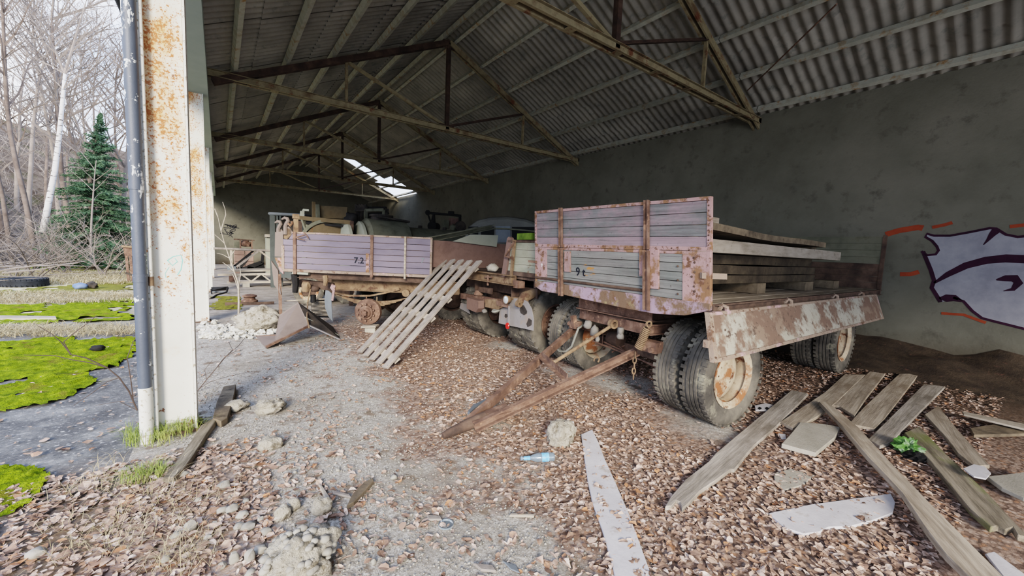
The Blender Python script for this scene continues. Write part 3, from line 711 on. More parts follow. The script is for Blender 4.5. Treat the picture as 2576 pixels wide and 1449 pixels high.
# drawbar
tip = G(1130,1092,.03); nz = tip+V((.10,-.00,.0))
R_ = PX(1600,882,3.55); L_ = PX(1450,828,3.72)
db = part('drawbar', MB().chan(nz+V((.12,-.035,.03)), R_, .05, .085, .012, flip=1), m_rust, tr, label='A shaped rusty drawbar lying on the ground')
part('bar', MB().chan(nz+V((.12,.035,.03)), L_, .05, .085, .012, flip=-1), m_rust, db)
u = .70; cr, cl = nz.lerp(R_, .56), nz.lerp(L_, .62)
part('cross_bar', MB().angle(cl+V((0,0,.02)), cr+V((0,0,.02)), .06, .06, .01), m_rust, db)
part('nose_plate', MB().poly([nz+V((.10,-.05,.07)), nz+V((.46,-.12,.11)), nz+V((.52,.06,.12)), nz+V((.10,.05,.07))], (0,0,.012)), m_rust, db)
e1 = (tip-nz); part('towing_eye', MB().tube([nz+V((.26,0,.07)), nz+V((.1,0,.045)), tip+V((.02,0,.012)), tip+V((-.06,0,.0))], [.05,.05,.04,.026], 10), m_rustd, db, 40)
part('stay_rod', MB().tube([PX(1541,818,3.6), cl.lerp(cr,.45)+V((.0,.0,.06))], .019, 8), m_rusto, db, 40)
part('rod_eye', MB().lathe(PX(1542,815,3.6), (.2,1,0), [(.03,-.03),(.055,-.03),(.055,.03),(.03,.03)], 14, True), m_rusto, db, 40)
a = PX(1632,818,3.42); bq = PX(1604,880,3.38)
sp_ = part('coil_spring', spring(MB(), a.lerp(bq,.12), a.lerp(bq,.95), .036, 13, .009), m_rusto, tr)
part('spring_eye', MB().lathe(a+V((0,0,.01)), (.3,1,0), [(.022,-.008),(.036,-.008),(.036,.008),(.022,.008)], 14, True), m_rusto, sp_, 40)
part('chain', chain(MB(), [bq+V((-.01,.02,-.03-.055*i)) for i in range(6)]), m_rusto, sp_)
pts = [PX(1467,818,3.65), PX(1455,826,3.5), PX(1446,850,3.45), PX(1438,872,3.4), PX(1424,884,3.35), PX(1408,884,3.33), PX(1400,876,3.36)]
part('brake_hose', MB().tube(pts, .013, 8), m_hose, tr, 40)
bv = MB().rock(BG(.52,.36,.74), (.12,.10,.13), 3, .3, 2); bv.rock(BG(.5,.26,.68), (.1,.09,.16), 4, .3, 2); bv.rock(BG(.5,.2,.60), (.06,.05,.1), 5, .3, 2)
part('brake_valve', bv, m_whitey, tr, True, label='whitish corroded brake valve')
bv = MB().rock(BG(.46,-.12,.70), (.08,.08,.10), 6, .3, 2); bv.bar(BG(.46,-.12,.72), BG(.46,-.12,.80), .05, .06); part('brake_valve', bv, m_whitey, tr, True)
for k in range(5):
    a = BG(.1+.05*k,-.7+.3*k,.36+.02*k); part('brake_rod', MB().tube([a, BG(.3-.1*k,.5-.1*k,.5)], .01, 6), m_rust, tr)
part('brake_chamber', MB().lathe(BG(.1,.3,.55), e, [(0,-.1),(.09,-.09),(.10,0),(.08,.1),(0,.1)], 16), m_rustd, tr, 40)
hk = [cr.lerp(R_,.42)+V((.0,.02,.05))+V((.03*math.cos(t_)*1.3,.0,.03*math.sin(t_)+.03)) for t_ in [k*.55-1 for k in range(9)]]
part('hook', MB().tube(hk, .008, 6), m_rusto, db)

# timber stacked on the trailer deck: every plank a thing
def stacked(px0, py0, px1, py1, y, w, t_, lab, m=m_wood, tone=0, sag=0, group='timber stacked on the front trailer'):
    a, b = PY(px0,py0,y), PY(px1,py1,y); mb = MB(); mb.tone = tone
    mb.plank(a+V((0,w/2,0)), b+V((0,w/2,0)), w, t_, seg=8, wob=.012, j1=.06, sag=sag)
    return solo('timber_plank', mb, m, lab, 'plank', group)
for i, (x_, w_) in enumerate(((3.48,.16), (5.0,.22), (6.5,.3), (7.7,.25))):
    solo('timber_block', MB().bx(x_, x_+w_, 2.0, 3.8, ZB+.004, ZB+.125), m_woodd, 'squared timber bearer under the plank stack, %s' % ['nearest the tall front board','second from the front board','third from the front board','farthest from the front board'][i], 'bearer', 'bearers under the plank stack')
zc = ZB+.13
lay = [(.085,'bottom plank of the timber stack on the trailer, dark and dirty', m_woodd, 3.45, 6.9, 2.02),
       (.095,'dark second plank up in the trailer timber stack', m_woodd, 3.52, 7.0, 2.05),
       (.10,'dark third plank up in the trailer timber stack', m_woodd, 3.46, 7.05, 2.12),
       (.125,'thick pale plank, fourth up and sticking out farthest from the trailer timber stack', m_wood, 3.46, 7.7, 1.93)]
for th_, lb, m, xa, xb, yy in lay:
    mb = MB(); mb.tone = -.62 if m is m_woodd else -.25; mb.plank((xa,yy+.45,zc+th_/2), (xb,yy+.45,zc+th_/2), .9, th_, seg=8, wob=.012, j1=.1)
    solo('timber_plank', mb, m, lb, 'plank', 'timber stacked on the front trailer'); zc += th_+.012
mb = MB(); mb.plank((3.46,2.3,zc+.11), (7.2,2.3,zc+.07), .6, .07, seg=10, wob=.03, j1=.3)
solo('timber_plank', mb, m_woodd, 'splintered top plank lying crooked over the trailer timber stack', 'plank', 'timber stacked on the front trailer')
solo('timber_plank', MB().plank((3.46,2.35,zc+.20), (4.25,2.35,zc+.17), .5, .09, seg=6, wob=.01, j1=.08), m_woodf, 'short pale timber stub on the trailer stack behind the front board', 'plank', 'timber stacked on the front trailer')
solo('timber_block', MB().bx(3.6,3.8,2.1,2.6,zc+.002,zc+.06), m_woodd, 'small spacer block under the crooked top planks', 'block')
solo('timber_block', MB().bx(6.9,7.1,2.1,2.6,zc+.002,zc+.035), m_woodd, 'thin spacer block under the far end of the crooked planks', 'block')
# ------------------------------------------------------------------ tipper trailer B parked beside it (nose to the left)
BX = 3.55
tb_ = thing('tipper_trailer', 'rusty tipper trailer between the others, lamp and red reflector on its mudguard', 'trailer', (4.6, 5.5, 0))
bed = MB()
for i in range(9): bed.tone = random.uniform(-.1,.1); bed.bx(BX+.02, 8.3, 4.28+i*.278, 4.28+i*.278+.27, 1.19, 1.235)
part('bed_floor', bed, m_rustd, tb_)
part('end_sill', MB().chan((BX,4.70,1.165), (BX,6.78,1.165), .09, .15, .012, flip=-1), m_rusto, tb_)
part('corner_stub', MB().bx(BX-.03, BX+.10, 4.62, 4.74, 1.06, 1.17), m_rust, tb_)
part('side_sill', MB().bx(BX, 8.3, 4.24, 4.29, 1.10, 1.235), m_rustd, tb_)
eb = part('end_board', planks(BX, 4.24, 4.94, 1.30, 1.73, 4), m_green, tb_)
f = MB(); f.bx(BX-.02, BX+.03, 4.24, 5.0, 1.24, 1.30); f.bx(BX-.015, BX+.03, 4.24, 4.94, 1.73, 1.765)
part('edge_frame', f, m_rustd, eb)
part('corner_post', MB().poly([(BX-.05,5.03,1.20),(BX-.05,4.94,1.20),(BX-.01,4.86,1.72),(BX-.01,4.88,1.80),(BX-.01,4.93,1.815),(BX-.01,4.97,1.79)], (.06,0,0)), m_brownred, eb)
part('hinge_strap', MB().bar((BX-.03,4.80,1.12), (BX-.03,4.75,1.77), .05, .03), m_rusto, eb)
part('latch_lever', MB().tube([(BX-.05,4.72,1.74),(BX-.07,4.82,1.62),(BX-.08,4.9,1.52),(BX-.06,4.78,1.50)], .02, 6), m_rust, eb)
part('far_side_panel', MB().bx(3.12, 8.3, 6.78, 6.82, 1.24, 1.735), m_brownred, tb_, label='plain brown red sheet metal far side')
part('near_side_panel', planks(BX, 4.24, 4.245, 1.24, 1.74, 1, th=4.7), m_rustd, tb_)
c = MB()
for yy in (4.95, 6.05): c.chan((BX+.1,yy,.98), (8.2,yy,.98), .06, .2, .012)
part('chassis_beam', c, m_rustd, tb_)
part('cross_member', MB().chan((3.8,4.5,.98), (3.8,6.6,.98), .06, .15, .012), m_rustd, tb_)
part('tow_jaw', MB().tube([(3.9,4.62,1.0),(3.62,4.58,.93),(3.50,4.55,.86)], [.07,.08,.04], 10), m_rusto, tb_, 40)
part('tow_jaw', MB().lathe((3.5,4.55,.84), (0,1,0), [(.02,-.03),(.05,-.03),(.05,.03),(.02,.03)], 12, True), m_rusto, tb_, 40)
g = MB(); g.poly([PX(1205,722,3.62),PX(1238,725,3.62),PX(1236,740,3.62),PX(1200,733,3.62)], (.02,0,0)); part('hanging_plate', g, m_rustd, tb_)
part('hand_crank', MB().tube([PX(1228,692,3.5),PX(1227,718,3.5)], .018, 8), m_rust, tb_, 40)
part('crank_handle', MB().tube([PX(1219,697,3.5),PX(1238,698,3.5)], .014, 8), m_rust, tb_, 40)
part('gear_pot', MB().lathe(PX(1204,742,3.65), (0,0,1), [(0,.09),(.055,.08),(.075,.05),(.085,0)], 14), m_rust, tb_, 40)
# bumper and mudguards
bu = part('bumper', MB().chan(PX(1158,744,3.6), PX(1302,768,3.6), .06, .10, .012, flip=-1), m_rust, tb_)
part('bumper_box', MB().poly([PX(1174,748,3.45),PX(1203,757,3.45),PX(1203,776,3.45),PX(1197,786,3.45),PX(1174,776,3.45)], (.12,0,0)), m_brownred, bu)
part('bumper_plate', MB().poly([PX(1220,753,3.5),PX(1250,753,3.5),PX(1268,770,3.5),PX(1252,779,3.5),PX(1220,772,3.5)], (.02,0,0)), m_rusto, bu)
part('bumper_plate', MB().poly([PX(1247,756,3.48),PX(1270,759,3.48),PX(1282,775,3.48),PX(1250,768,3.48)], (.02,0,0)), m_rust, bu)
mg = MB().poly([PX(1258,764,3.56),PX(1288,750,3.56),PX(1313,752,3.56),PX(1327,759,3.56),PX(1337,777,3.56),PX(1342,804,3.56),PX(1341,832,3.56),PX(1320,827,3.56),PX(1286,820,3.56),PX(1254,813,3.56)], (.012,0,0))
mgp = part('mudguard', mg, m_fender, tb_, label='pale peeling mudguard plate with a dark hole')
def blot(pts, nm): return part(nm, MB().add([PX(a_,b_,3.555) for a_, b_ in pts], [tuple(range(len(pts)))]), m_dark, mgp)
blot([(1312,767),(1318,768),(1326,783),(1325,789),(1318,793),(1310,788),(1307,780),(1309,772)], 'worn_patch')
blot([(1330,800),(1338,806),(1337,818),(1327,823),(1324,815)], 'worn_patch')
blot([(1270,790),(1276,790),(1277,797),(1272,800),(1269,796)], 'bolt_hole')
part('mudguard', MB().poly([PX(1159,762,3.6),PX(1174,765,3.6),PX(1182,790,3.6),PX(1156,775,3.6)], (.012,0,0)), m_fender, tb_)
part('guard_rim', MB().tube([PX(1288,752,3.58),PX(1308,753,3.60),PX(1326,760,3.62)], .03, 8), m_rusto, mgp, 40)
lp = PX(1274,754,3.46)
ld = V((-.96,-.12,.0)).normalized()
lm = part('lamp', MB().lathe(lp, ld, [(0,-.09),(.035,-.08),(.058,-.05),(.064,0),(.068,.015),(.058,.02)], 20), m_rusto, tb_, 40)
part('lens', MB().lathe(lp, ld, [(0,.032),(.03,.028),(.058,.012)], 20), m_lens, lm, 40)
st = MB().bar(PX(1281,770,3.48), PX(1279,816,3.48), .035, .012, up=(1,0,0)); part('reflector_stem', st, m_fender, tb_)
rp = PX(1276,820,3.46)
rf = part('reflector', MB().lathe(rp, (-1,.15,0), [(0,.008),(.044,.008),(.050,.0),(.05,-.01)], 24), m_red, tb_, 40, label='round red reflector')
part('marker_light', MB().rock(PX(1219,783,3.5), (.09,.09,.08), 2, .3, 2), m_whitey, tb_, True)
part('number_light', MB().lathe(PX(1247,782,3.5), (-.3,0,1), [(0,.02),(.06,.02),(.07,0),(.04,-.03),(0,-.035)], 16), m_hose, tb_, 40)
for yy, fc in ((4.60,-1), (4.93,1), (6.08,1), (6.40,-1)):
    w_ = wheel(tb_, (4.18,yy,.525), (0,-1 if yy < 5.5 else 1,0), .525, .30, .27, face=fc, m_r=m_rust, lugs=26, lw=.44, skew=.35, depth=.035)
part('axle', MB().bar((4.18,4.75,.52), (4.18,6.25,.52), .11, .12), m_rustd, tb_)
part('differential', MB().lathe((4.18,5.5,.52), (1,0,0), [(0,-.2),(.16,-.15),(.19,0),(.16,.15),(0,.2)], 18), m_rustd, tb_, 40)
for yy in (5.2, 5.85): part('leaf_spring', leaf_spring(MB(), (4.18,yy,.66), (1,0,0), 1.1, 6, .07, .14), m_rustd, tb_)
for i in range(7):
    a = V((3.75+.05*i, 5.1+.2*i, .72+.03*(i % 3))); part('linkage_rod', MB().tube([a, a+V((.3,.15-.1*i,.1))], .02, 6), m_rustd, tb_)
part('underbody_tank', MB().lathe((3.95,5.9,.85), (0,1,0), [(0,-.35),(.12,-.34),(.13,0),(.12,.34),(0,.35)], 16), m_rustd, tb_, 40)

# things lying in the tipper
b0, b1 = DD(1030,611,7.5), DD(1236,571,8.7)
mb = MB().chan(b0, b1, .14, .09, .012, flip=1)
solo('steel_channel', mb, m_tank, 'long grey steel channel laid slanting across the tipper beds', 'beam')
q = [PY(1138,607,6.75), PY(1184,590,6.75), PY(1252,592,6.75), PY(1248,621,6.75)]
solo('sheet_plate', MB().poly(q, (0,-.02,0)), m_pale, 'pale triangular sheet leaning in the tipper bed under the steel channel', 'sheet')
mb = MB().plank((BX-.05,4.5,1.815), (BX+.9,4.35,1.815), .42, .09, seg=6, wob=.02); 
m_mossy = mat('bright moss', [(52,76,22),(78,102,34),(98,120,48)], 6, .95, .6, 40)
solo('mossy_slab', mb, m_mossy, 'bright green mossy slab on the end board of the tipper', 'slab')
solo('stone', MB().rock((BX+.12,5.52,1.30), (.2,.2,.16), 5, .3, 3), m_conc, 'pale stone lying on the tipper sill beside the slatted ramp top', 'stone', smooth=True)

# slatted ramp leaning on the tipper sill
tl, tR, bl, br = PX(1121,653,3.47), PX(1206,657,3.47), G(904,886,.03), G(968,926,.03)
rp_ = thing('slatted_ramp', 'pale slatted timber grid leaning from the ground up to the tipper bed', 'ramp', (bl+br)/2)
dr = (bl+br)/2-(tl+tR)/2; up_ = dr.normalized().cross((bl-br).normalized()); up_ = up_ if up_.z > 0 else -up_
for i in range(5):
    u = i/4; mb = MB(); mb.tone = random.uniform(-.06,.06)
    mb.plank(bl.lerp(br,u), tl.lerp(tR,u), .112, .035, up=up_, seg=8, wob=.004, w1=.125); part('slat', mb, m_woodl, rp_, bevel=.004)
for v in (.08, .42, .60, .93):
    a, b = bl.lerp(tl,v), br.lerp(tR,v); a, b = a.lerp(b,-.02), b.lerp(a,-.02); part('batten', MB().bar(a-up_*.05, b-up_*.05, .09, .05, up=up_), m_wood, rp_)

# ------------------------------------------------------------------ tipper trailer A standing diagonally
a0 = DD(713,672,7.2); uA = (DD(1082,692,7.2)-a0); uA.z = 0; LA = uA.length; uA.normalize(); nA = V((-uA.y,uA.x,0)); nA = nA if nA.y > 0 else -nA
a0.z = 0
def AP(px, py, off=0.0):                    # on the near side plane of that trailer
    return PL(px, py, a0+nA*off, nA)
def A(s, t_, z_): return a0+uA*s+nA*t_+V((0,0,z_))
ta = thing('side_tipper', 'side tipper trailer with lilac side board marked 7.2 and one wheel missing', 'trailer', A(LA/2,1.2,0))
rotA = Matrix((uA, nA, V((0,0,1)))).transposed()
def abox(s0, s1, t0, t1, z0, z1, mb=None):
    mb = mb or MB(); return mb.box(A((s0+s1)/2,(t0+t1)/2,(z0+z1)/2), (abs(s1-s0),abs(t1-t0),abs(z1-z0)), rotA)
z0, z1 = AP(900,684).z, AP(900,594).z
mb = MB(); h = (z1-z0)/6
for i in range(6):
    mb.tone = random.uniform(-.05,.05)
    if i == 5:
        mb.poly([A(.10,0,z0+i*h+.004),A(LA,0,z0+i*h+.004),A(LA,0,z1),A(.16,0,z1)], nA*.025)
    else: abox(.0, LA, 0, .025, z0+i*h+.004, z0+(i+1)*h-.004, mb)
sb = part('side_board', mb, m_lilac, ta, bevel=.003)
f = MB(); abox(-.01,LA+.02,-.012,.03,z0-.05,z0,f); abox(.12,LA+.02,-.01,.03,z1,z1+.03,f); abox(-.03,.02,-.01,.03,z0-.02,z0+.42,f); abox(LA-.01,LA+.03,-.01,.03,z0,z1+.02,f)
part('edge_frame', f, m_edge, sb, bevel=.003)
for px, wd in ((743,.055), (936,.05), (1020,.035)):
    s_ = (AP(px,640)-a0).dot(uA); mb = MB(); abox(s_-wd/2, s_+wd/2, -.035, 0, z0-.09, z1+.03, mb); part('strap', mb, m_rust if wd > .04 else m_woodf, sb, bevel=.004)
s_ = (AP(925,640)-a0).dot(uA); mb = MB(); abox(s_-.03, s_+.03, -.012, 0, z0-.02, z0+.34, mb); part('hinge_plate', mb, m_pinkrust, sb)
part('latch_lever', MB().tube([AP(745,597,-.06),AP(757,594,-.08),AP(770,590,-.07),AP(776,600,-.06)], .012, 6), m_rust, sb)
part('latch_lever', MB().tube([AP(748,600,-.06),AP(766,604,-.07)], .01, 6), m_rust, sb)
lettering('load_marking', '7.2', .15, AP(903,656)-nA*.004, uA, -nA, m_ink, sb, .003)
lettering('number_marking', '7', .13, AP(1063,656)-nA*.004, uA, -nA, m_bluegrey, sb, .002)
# corner post, hooks, loose end gate
s0 = (AP(703,600)-a0).dot(uA)
part('end_plate', MB().poly([AP(692,584),AP(712,582),AP(712,646),AP(691,645)], nA*.03), m_pinkbrown, ta)
part('end_foot', MB().poly([AP(691,648),AP(713,648),AP(713,690),AP(704,682)], nA*.03), m_pinkrust, ta)
def hook(cx, cy, k, off):
    bar_ = [(-4,24),(-4,4),(-1,-4),(3,-10),(1,-16),(-6,-18),(-13,-14)]; mb = MB()
    mb.tube([AP(cx+a_*k, cy+b_*k, off) for a_, b_ in bar_], [.035,.034,.034,.034,.032,.026,.016], 8)
    return mb.poly([AP(cx+a_*k, cy+b_*k, off+.01) for a_, b_ in ((-6,24),(-5,6),(4,4),(11,14),(12,24))], nA*.02)
part('claw_hook', hook(704,573,.9,.05), m_pinkbrown, ta)
hk_ = hook(722,566,1.0,-.02); part('claw_hook', hk_, m_pinkbrown, ta)
part('claw_hook', MB().tube([AP(725,562,-.02),AP(730,568,-.02),AP(735,562,-.02),AP(734,557,-.02)], .02, 6), m_pinkrust, ta)
part('hook_bracket', MB().poly([AP(714,572,-.01),AP(731,576,-.01),AP(733,590,-.01),AP(722,602,-.01),AP(714,600,-.01)], nA*.02), m_rusto, ta)
part('end_gate', MB().poly([AP(682,656,.02),AP(699,680,.02),AP(707,742,.02),AP(689,716,.02)], nA*.035-uA*.0), m_pinkbrown, ta, label='rusty end gate hanging loose by one corner')
part('gate_leg', MB().bar(AP(703,690,.04), AP(706,794,.06), .05, .05), m_rust, ta)
ps = MB().bar(AP(744,592,.03), AP(744,548,.03), .08, .07); ps.bar(AP(744,550,.03), AP(744,539,.03), .11, .10); part('corner_stake', ps, m_rusto, ta)
# bed and the far side
mb = MB(); abox(0, LA, .03, 2.2, z0-.06, z0-.03, mb); part('bed_floor', mb, m_rustd, ta)
mb = MB(); abox(0, LA, 2.17, 2.2, z0, z1-.05, mb); part('far_side_board', mb, m_rustd, ta)
mb = MB(); abox(LA-.02, LA+.01, .03, 2.2, z0-.02, z1-.02, mb); part('end_board', mb, m_brownred, ta)
# under frame
mb = MB(); mb.chan(A(.1,.12,z0-.11), A(LA,.12,z0-.11), .05, .1, .012); part('bed_rail', mb, m_rustd, ta)
y_ = AP(930,722).z
mb = MB(); mb.chan(A(.72,.34,AP(850,718).z), A(LA+.5,.34,AP(1031,722).z-.02), .07, .24, .012, flip=1); part('chassis_beam', mb, m_rusto, ta)
mb = MB(); mb.chan(A(.3,1.5,.9), A(LA+.4,1.5,.88), .07, .24, .012); part('chassis_beam', mb, m_rustd, ta)
dc = AP(921,786,.05); dc = DD(921,786,7.25)
sd = (dc-a0).dot(uA)
mb = leaf_spring(MB(), A(sd,.30,dc.z+.16), uA, 1.35, 6, .07, .10, .018)
for k in (-.10,.10):
    mb.tube([A(sd+k,.26,dc.z+.26), A(sd+k,.26,dc.z+.0)], .012, 6)
part('leaf_spring', mb, m_rusto, ta)
mb = MB()
pts = [AP(843,736,.3), AP(880,744,.3), AP(930,744,.3), AP(972,736,.3), AP(1006,727,.3)]
for p_, q_ in zip(pts[:-1], pts[1:]): mb.bar(p_, q_, .06, .03)
part('helper_spring', mb, m_rusto, ta)
part('spring_shackle', MB().lathe(AP(1022,737,.3), nA, [(0,-.05),(.07,-.05),(.08,0),(.07,.05),(0,.05)], 14), m_rusto, ta, 40)
dm = part('brake_drum', MB().lathe(dc, -nA, [(.0,-.02),(.15,-.02),(.235,-.06),(.24,-.14),(.22,-.16),(.10,-.16)], 40), m_pinkrust and m_rust, ta, 40, label='bare rusty brake drum where the wheel is missing')
hb = MB().lathe(dc, -nA, [(0,.13),(.045,.13),(.05,.12),(.055,.07),(.085,.06),(.10,.03),(.125,.02),(.13,-.02)], 28); st_ = hb; u2 = V((0,0,1)); w2 = uA
for k in range(10):
    e_ = u2*math.cos(k*PI/5)+w2*math.sin(k*PI/5); st_.tube([dc+e_*.15+nA*.02, dc+e_*.15-nA*.03], .016, 6)
for k in range(6):
    e_ = u2*math.cos(k*PI/3)+w2*math.sin(k*PI/3); st_.tube([dc+e_*.05-nA*.10, dc+e_*.05-nA*.14], .013, 6)
part('hub', hb, m_rust, dm, 40)
part('axle', MB().bar(dc+nA*.1, dc+nA*1.9, .09, .11), m_rustd, ta)
wheel(ta, dc+nA*1.9, nA, .5, .26, .285, m_r=m_rustd)
for dy in (0,.3): wheel(ta, A(LA+.15,1.75+dy*.9,.5), nA, .5, .25, .285, m_r=m_rustd)
part('steering_arm', MB().tube([AP(818,694,.1),AP(820,706,.08),AP(817,719,.06)], [.05,.045,.03], 8), m_rusto, ta, 40)
part('steering_box', MB().rock(AP(770,724,.1), (.15,.15,.24), 8, .35, 3), m_rusto, ta, True)
part('steering_box', MB().rock(AP(793,728,.16), (.16,.14,.14), 12, .3, 3), m_rustd, ta, True)
part('front_strut', MB().tube([AP(742,690,.1),AP(744,715,.1),AP(742,736,.1)], [.07,.06,.045], 8), m_black, ta, 40)
part('front_bracket', MB().bar(AP(738,686,.05), AP(778,688,.05), .09, .045), m_pale, ta)
part('oil_filter', MB().tube([AP(788,742,.12),AP(788,760,.12)], .05, 10), m_black, ta, 40)
part('front_cross_bar', MB().bar(AP(755,712,.3), AP(840,722,.3), .1, .14), m_rustd, ta)
part('thin_rod', MB().tube([AP(715,757,.25),AP(820,752,.25)], .012, 6), m_woodf, ta)
fn = [AP(819,730,-.03),AP(826,731,-.03),AP(834,738,-.03),AP(834,770,-.03),AP(837,809,-.03),AP(826,796,-.03),AP(818,775,-.03),AP(816,752,-.03)]
part('mudguard_strip', MB().poly(fn, nA*.012), m_bluegrey, ta, label='curved blue grey strip of mudguard hanging down')
part('mudguard_stay', MB().poly([AP(835,714,-.04),AP(844,719,-.04),AP(838,757,-.04),AP(833,756,-.04),AP(836,732,-.04),AP(830,724,-.04)], nA*.02), m_pinkrust, ta)
# timber under the drum
bp = G(930,838)
st2 = thing('axle_stand', 'squared pale block with a board on top propping up the bare brake drum', 'block', bp+nA*.02)
mb = MB().box(bp+nA*.09+V((0,0,.05)), (.19,.18,.10), rotA); part('block', mb, m_conc, st2, bevel=.01)
mb = MB().box(bp+nA*.08+V((-.02,0,.118)), (.27,.2,.03), rotA @ Matrix.Rotation(-.06,3,'Y')); part('top_board', mb, m_wood, st2)
# radiator grille on the ground behind the bent sheets
rg = thing('radiator_grille', 'rusty slatted radiator grille under the side tipper nose', 'grille', AP(800,800,.3))
mb = MB()
for k in range(12):
    a, b = AP(784,757+k*3.2,.28), AP(829,757+k*3.2+2,.28); mb.bar(a, b, .012, .008)
part('grille_bars', mb, m_woodf, rg)
part('grille_core', MB().poly([AP(782,754,.31),AP(830,754,.31),AP(832,800,.31),AP(784,798,.31)], nA*.03), m_black, rg)
# bent sheets (fallen bonnet)
gl, gr = G(668,872), G(858,855); rn, rf_ = PY(777,818,7.05), PY(750,760,7.55); fl, fr = PY(702,793,7.75), PY(838,822,7.6)
bn = thing('bent_bonnet', 'rusty bonnet sheets standing like a tent beside the white rock', 'sheet', (gl+gr)/2)
nl = (rn-gl).cross(fl-gl).normalized(); nl = nl if nl.z > 0 else -nl
l1 = gl.lerp(rn,.28)+(fl-gl)*0
part('left_sheet', MB().poly([G(690,862,.07), rn, rf_, fl], nl*-.012), m_pinkbrown, bn)
part('left_lip', MB().bar(G(669,873,.03), rn+V((0,-.01,-.01)), .03, .035), m_rust, bn)
part('left_flap', MB().poly([G(643,846,.02), G(668,876,.02), G(692,862,.06), G(702,842,.08)], (0,0,.012)), m_pinkbrown, bn)
part('flap_lip', MB().bar(G(645,846,.03), G(697,843,.09), .02, .02), m_rust, bn)
part('right_sheet', MB().poly([rn, gr, fr, rf_], V((.0,.0,-.012))), m_dark, bn)
for k, nm in ((0,0), (.34,.3)): part('right_lip', MB().bar(rn.lerp(rf_,k), gr.lerp(fr,k), .05, .018), m_pale if k else m_fender, bn)
part('hinge_rod', MB().tube([AP(781,728,.05), AP(774,760,-.05), PY(772,800,7.1), PY(778,826,7.0)], .012, 6), m_rusto, bn)
# ================================================================== machines deep in the shed
random.seed(21)
# tanker
tk = thing('tank_trailer', 'dusty grey green tank trailer lying behind the side tipper', 'trailer', (4.6, 11.2, 0))
p = PY(908,600,11.0); tx, ty = p.x+.05, 11.2
r1, zc1 = .86, 1.46
t1 = part('tank', MB().lathe((tx,ty,zc1), (1,0,0), [(0,-.02),(.5,0),(r1-.06,.05),(r1,.12),(r1,1.15),(r1-.05,1.2),(.4,1.22)], 36), m_tank, tk, 40)
part('tank', MB().lathe((tx+1.2,ty,1.42), (1,0,0), [(.3,0),(.70,.0),(.74,.04),(.74,2.0),(.70,2.04),(.70,2.1),(.74,2.14),(.72,2.5),(.4,2.62),(0,2.64)], 36), m_tank, tk, 40)
for dx in (-.14, -.50): part('end_dish', MB().lathe((tx+dx,ty,zc1-.03), (-1,0,0), [(0,.06),(.4,.05),(.7,.02),(.80,-.05),(.80,-.12),(.6,-.12)], 36), m_pale, t1, 40, label='pale dished tank end')
part('manhole', MB().lathe((tx+.55,ty,zc1+r1-.03), (0,0,1), [(.28,0),(.28,.1),(.32,.1),(.32,.15),(0,.17)], 20), m_dark, t1, 40)
part('walkway', MB().bar((tx+.35,ty-.1,zc1+r1+.05), (tx+1.25,ty-.1,zc1+r1-.02), .5, .05), m_dark, tk)
for dx in (1.7, 2.5, 3.1): part('filler_knob', MB().lathe((tx+dx,ty,1.42+.72), (0,0,1), [(.06,0),(.06,.09),(0,.1)], 10), m_dark, tk, 40)
part('chassis_beam', MB().bar((tx-.3,ty,.58), (tx+3.7,ty,.58), .9, .14), m_rustd, tk)
for dx in (.6, 3.0):
    for s in (-1, 1): wheel(tk, (tx+dx,ty+s*.75,.45), (0,s,0), .45, .24, .26, lugs=20)
# road machine with round drum, frame and ochre box
c = DD(826,613,10.3)
rm = thing('road_machine', 'rusty machine with a round ochre drum under a beam frame, left of the tank', 'machine', (c.x, c.y, 0))
ax = V((-.22,-.97,0)).normalized(); dz = 1.52
dr_ = part('drum', MB().lathe((c.x,c.y,dz), ax, [(0,.06),(.35,.05),(.58,0),(.60,-.05),(.60,-1.1),(0,-1.1)], 40), m_tanko, rm, 40)
part('drum_ring', MB().lathe((c.x,c.y,dz), ax, [(.61,.02),(.69,.02),(.69,-.06),(.61,-.06)], 40, True), m_tank, dr_, 40)
F_ = lambda x_, y_, d_=10.2: DD(x_, y_, d_)
fr = MB()
fr.bar(F_(752,548), F_(884,560), .09, .10); part('frame_beam', fr, m_tanko, rm)
part('frame_beam', MB().bar(F_(758,560,10.25), F_(880,570,10.25), .07, .05), m_black, rm)
part('frame_brace', MB().bar(F_(762,553), F_(778,600), .10, .05), m_tank, rm)
part('frame_brace', MB().bar(F_(773,566), F_(790,590), .09, .05), m_tank, rm)
for px in (754, 884):
    q = F_(px,556); part('frame_post', MB().bar(V((q.x,q.y,0)), q, .09, .09), m_rustd, rm)
bx0 = [F_(798,517,11.6), F_(874,521,11.6), F_(872,550,11.6), F_(798,548,11.6)]
hb_ = part('hopper', MB().poly(bx0, V((.25,.95,0))*.9), m_tanko, rm, label='ochre brown sheet metal hopper')
part('hopper_flange', MB().bar(F_(798,515,11.55), F_(800,549,11.55), .1, .1), m_tank, hb_)
for px in (800, 870):
    q = F_(px,556,11.9); part('hopper_leg', MB().bar(V((q.x,q.y,0)), q, .1, .1), m_rustd, rm)
q = F_(789,508,11); part('mast', MB().bar(V((q.x,q.y,0)), q, .08, .08), m_tanko, rm)
for a_, b_ in (((762,545),(763,528)), ((763,528),(778,529)), ((757,545),(758,531))): part('cab_rail', MB().bar(F_(*a_), F_(*b_), .05, .05), m_pale, rm)
part('engine_block', MB().rock(F_(884,553,10.6), (.35,.3,.4), 9, .4, 3), m_black, rm, True)
part('boiler_base', MB().bx(c.x-.6, c.x+.7, c.y-.0, c.y+1.1, .25, .95), m_rustd, rm)
for dx in (-.45, .5): wheel(rm, (c.x+dx,c.y+.05,.35), ax, .35, .2, .2, lugs=18)
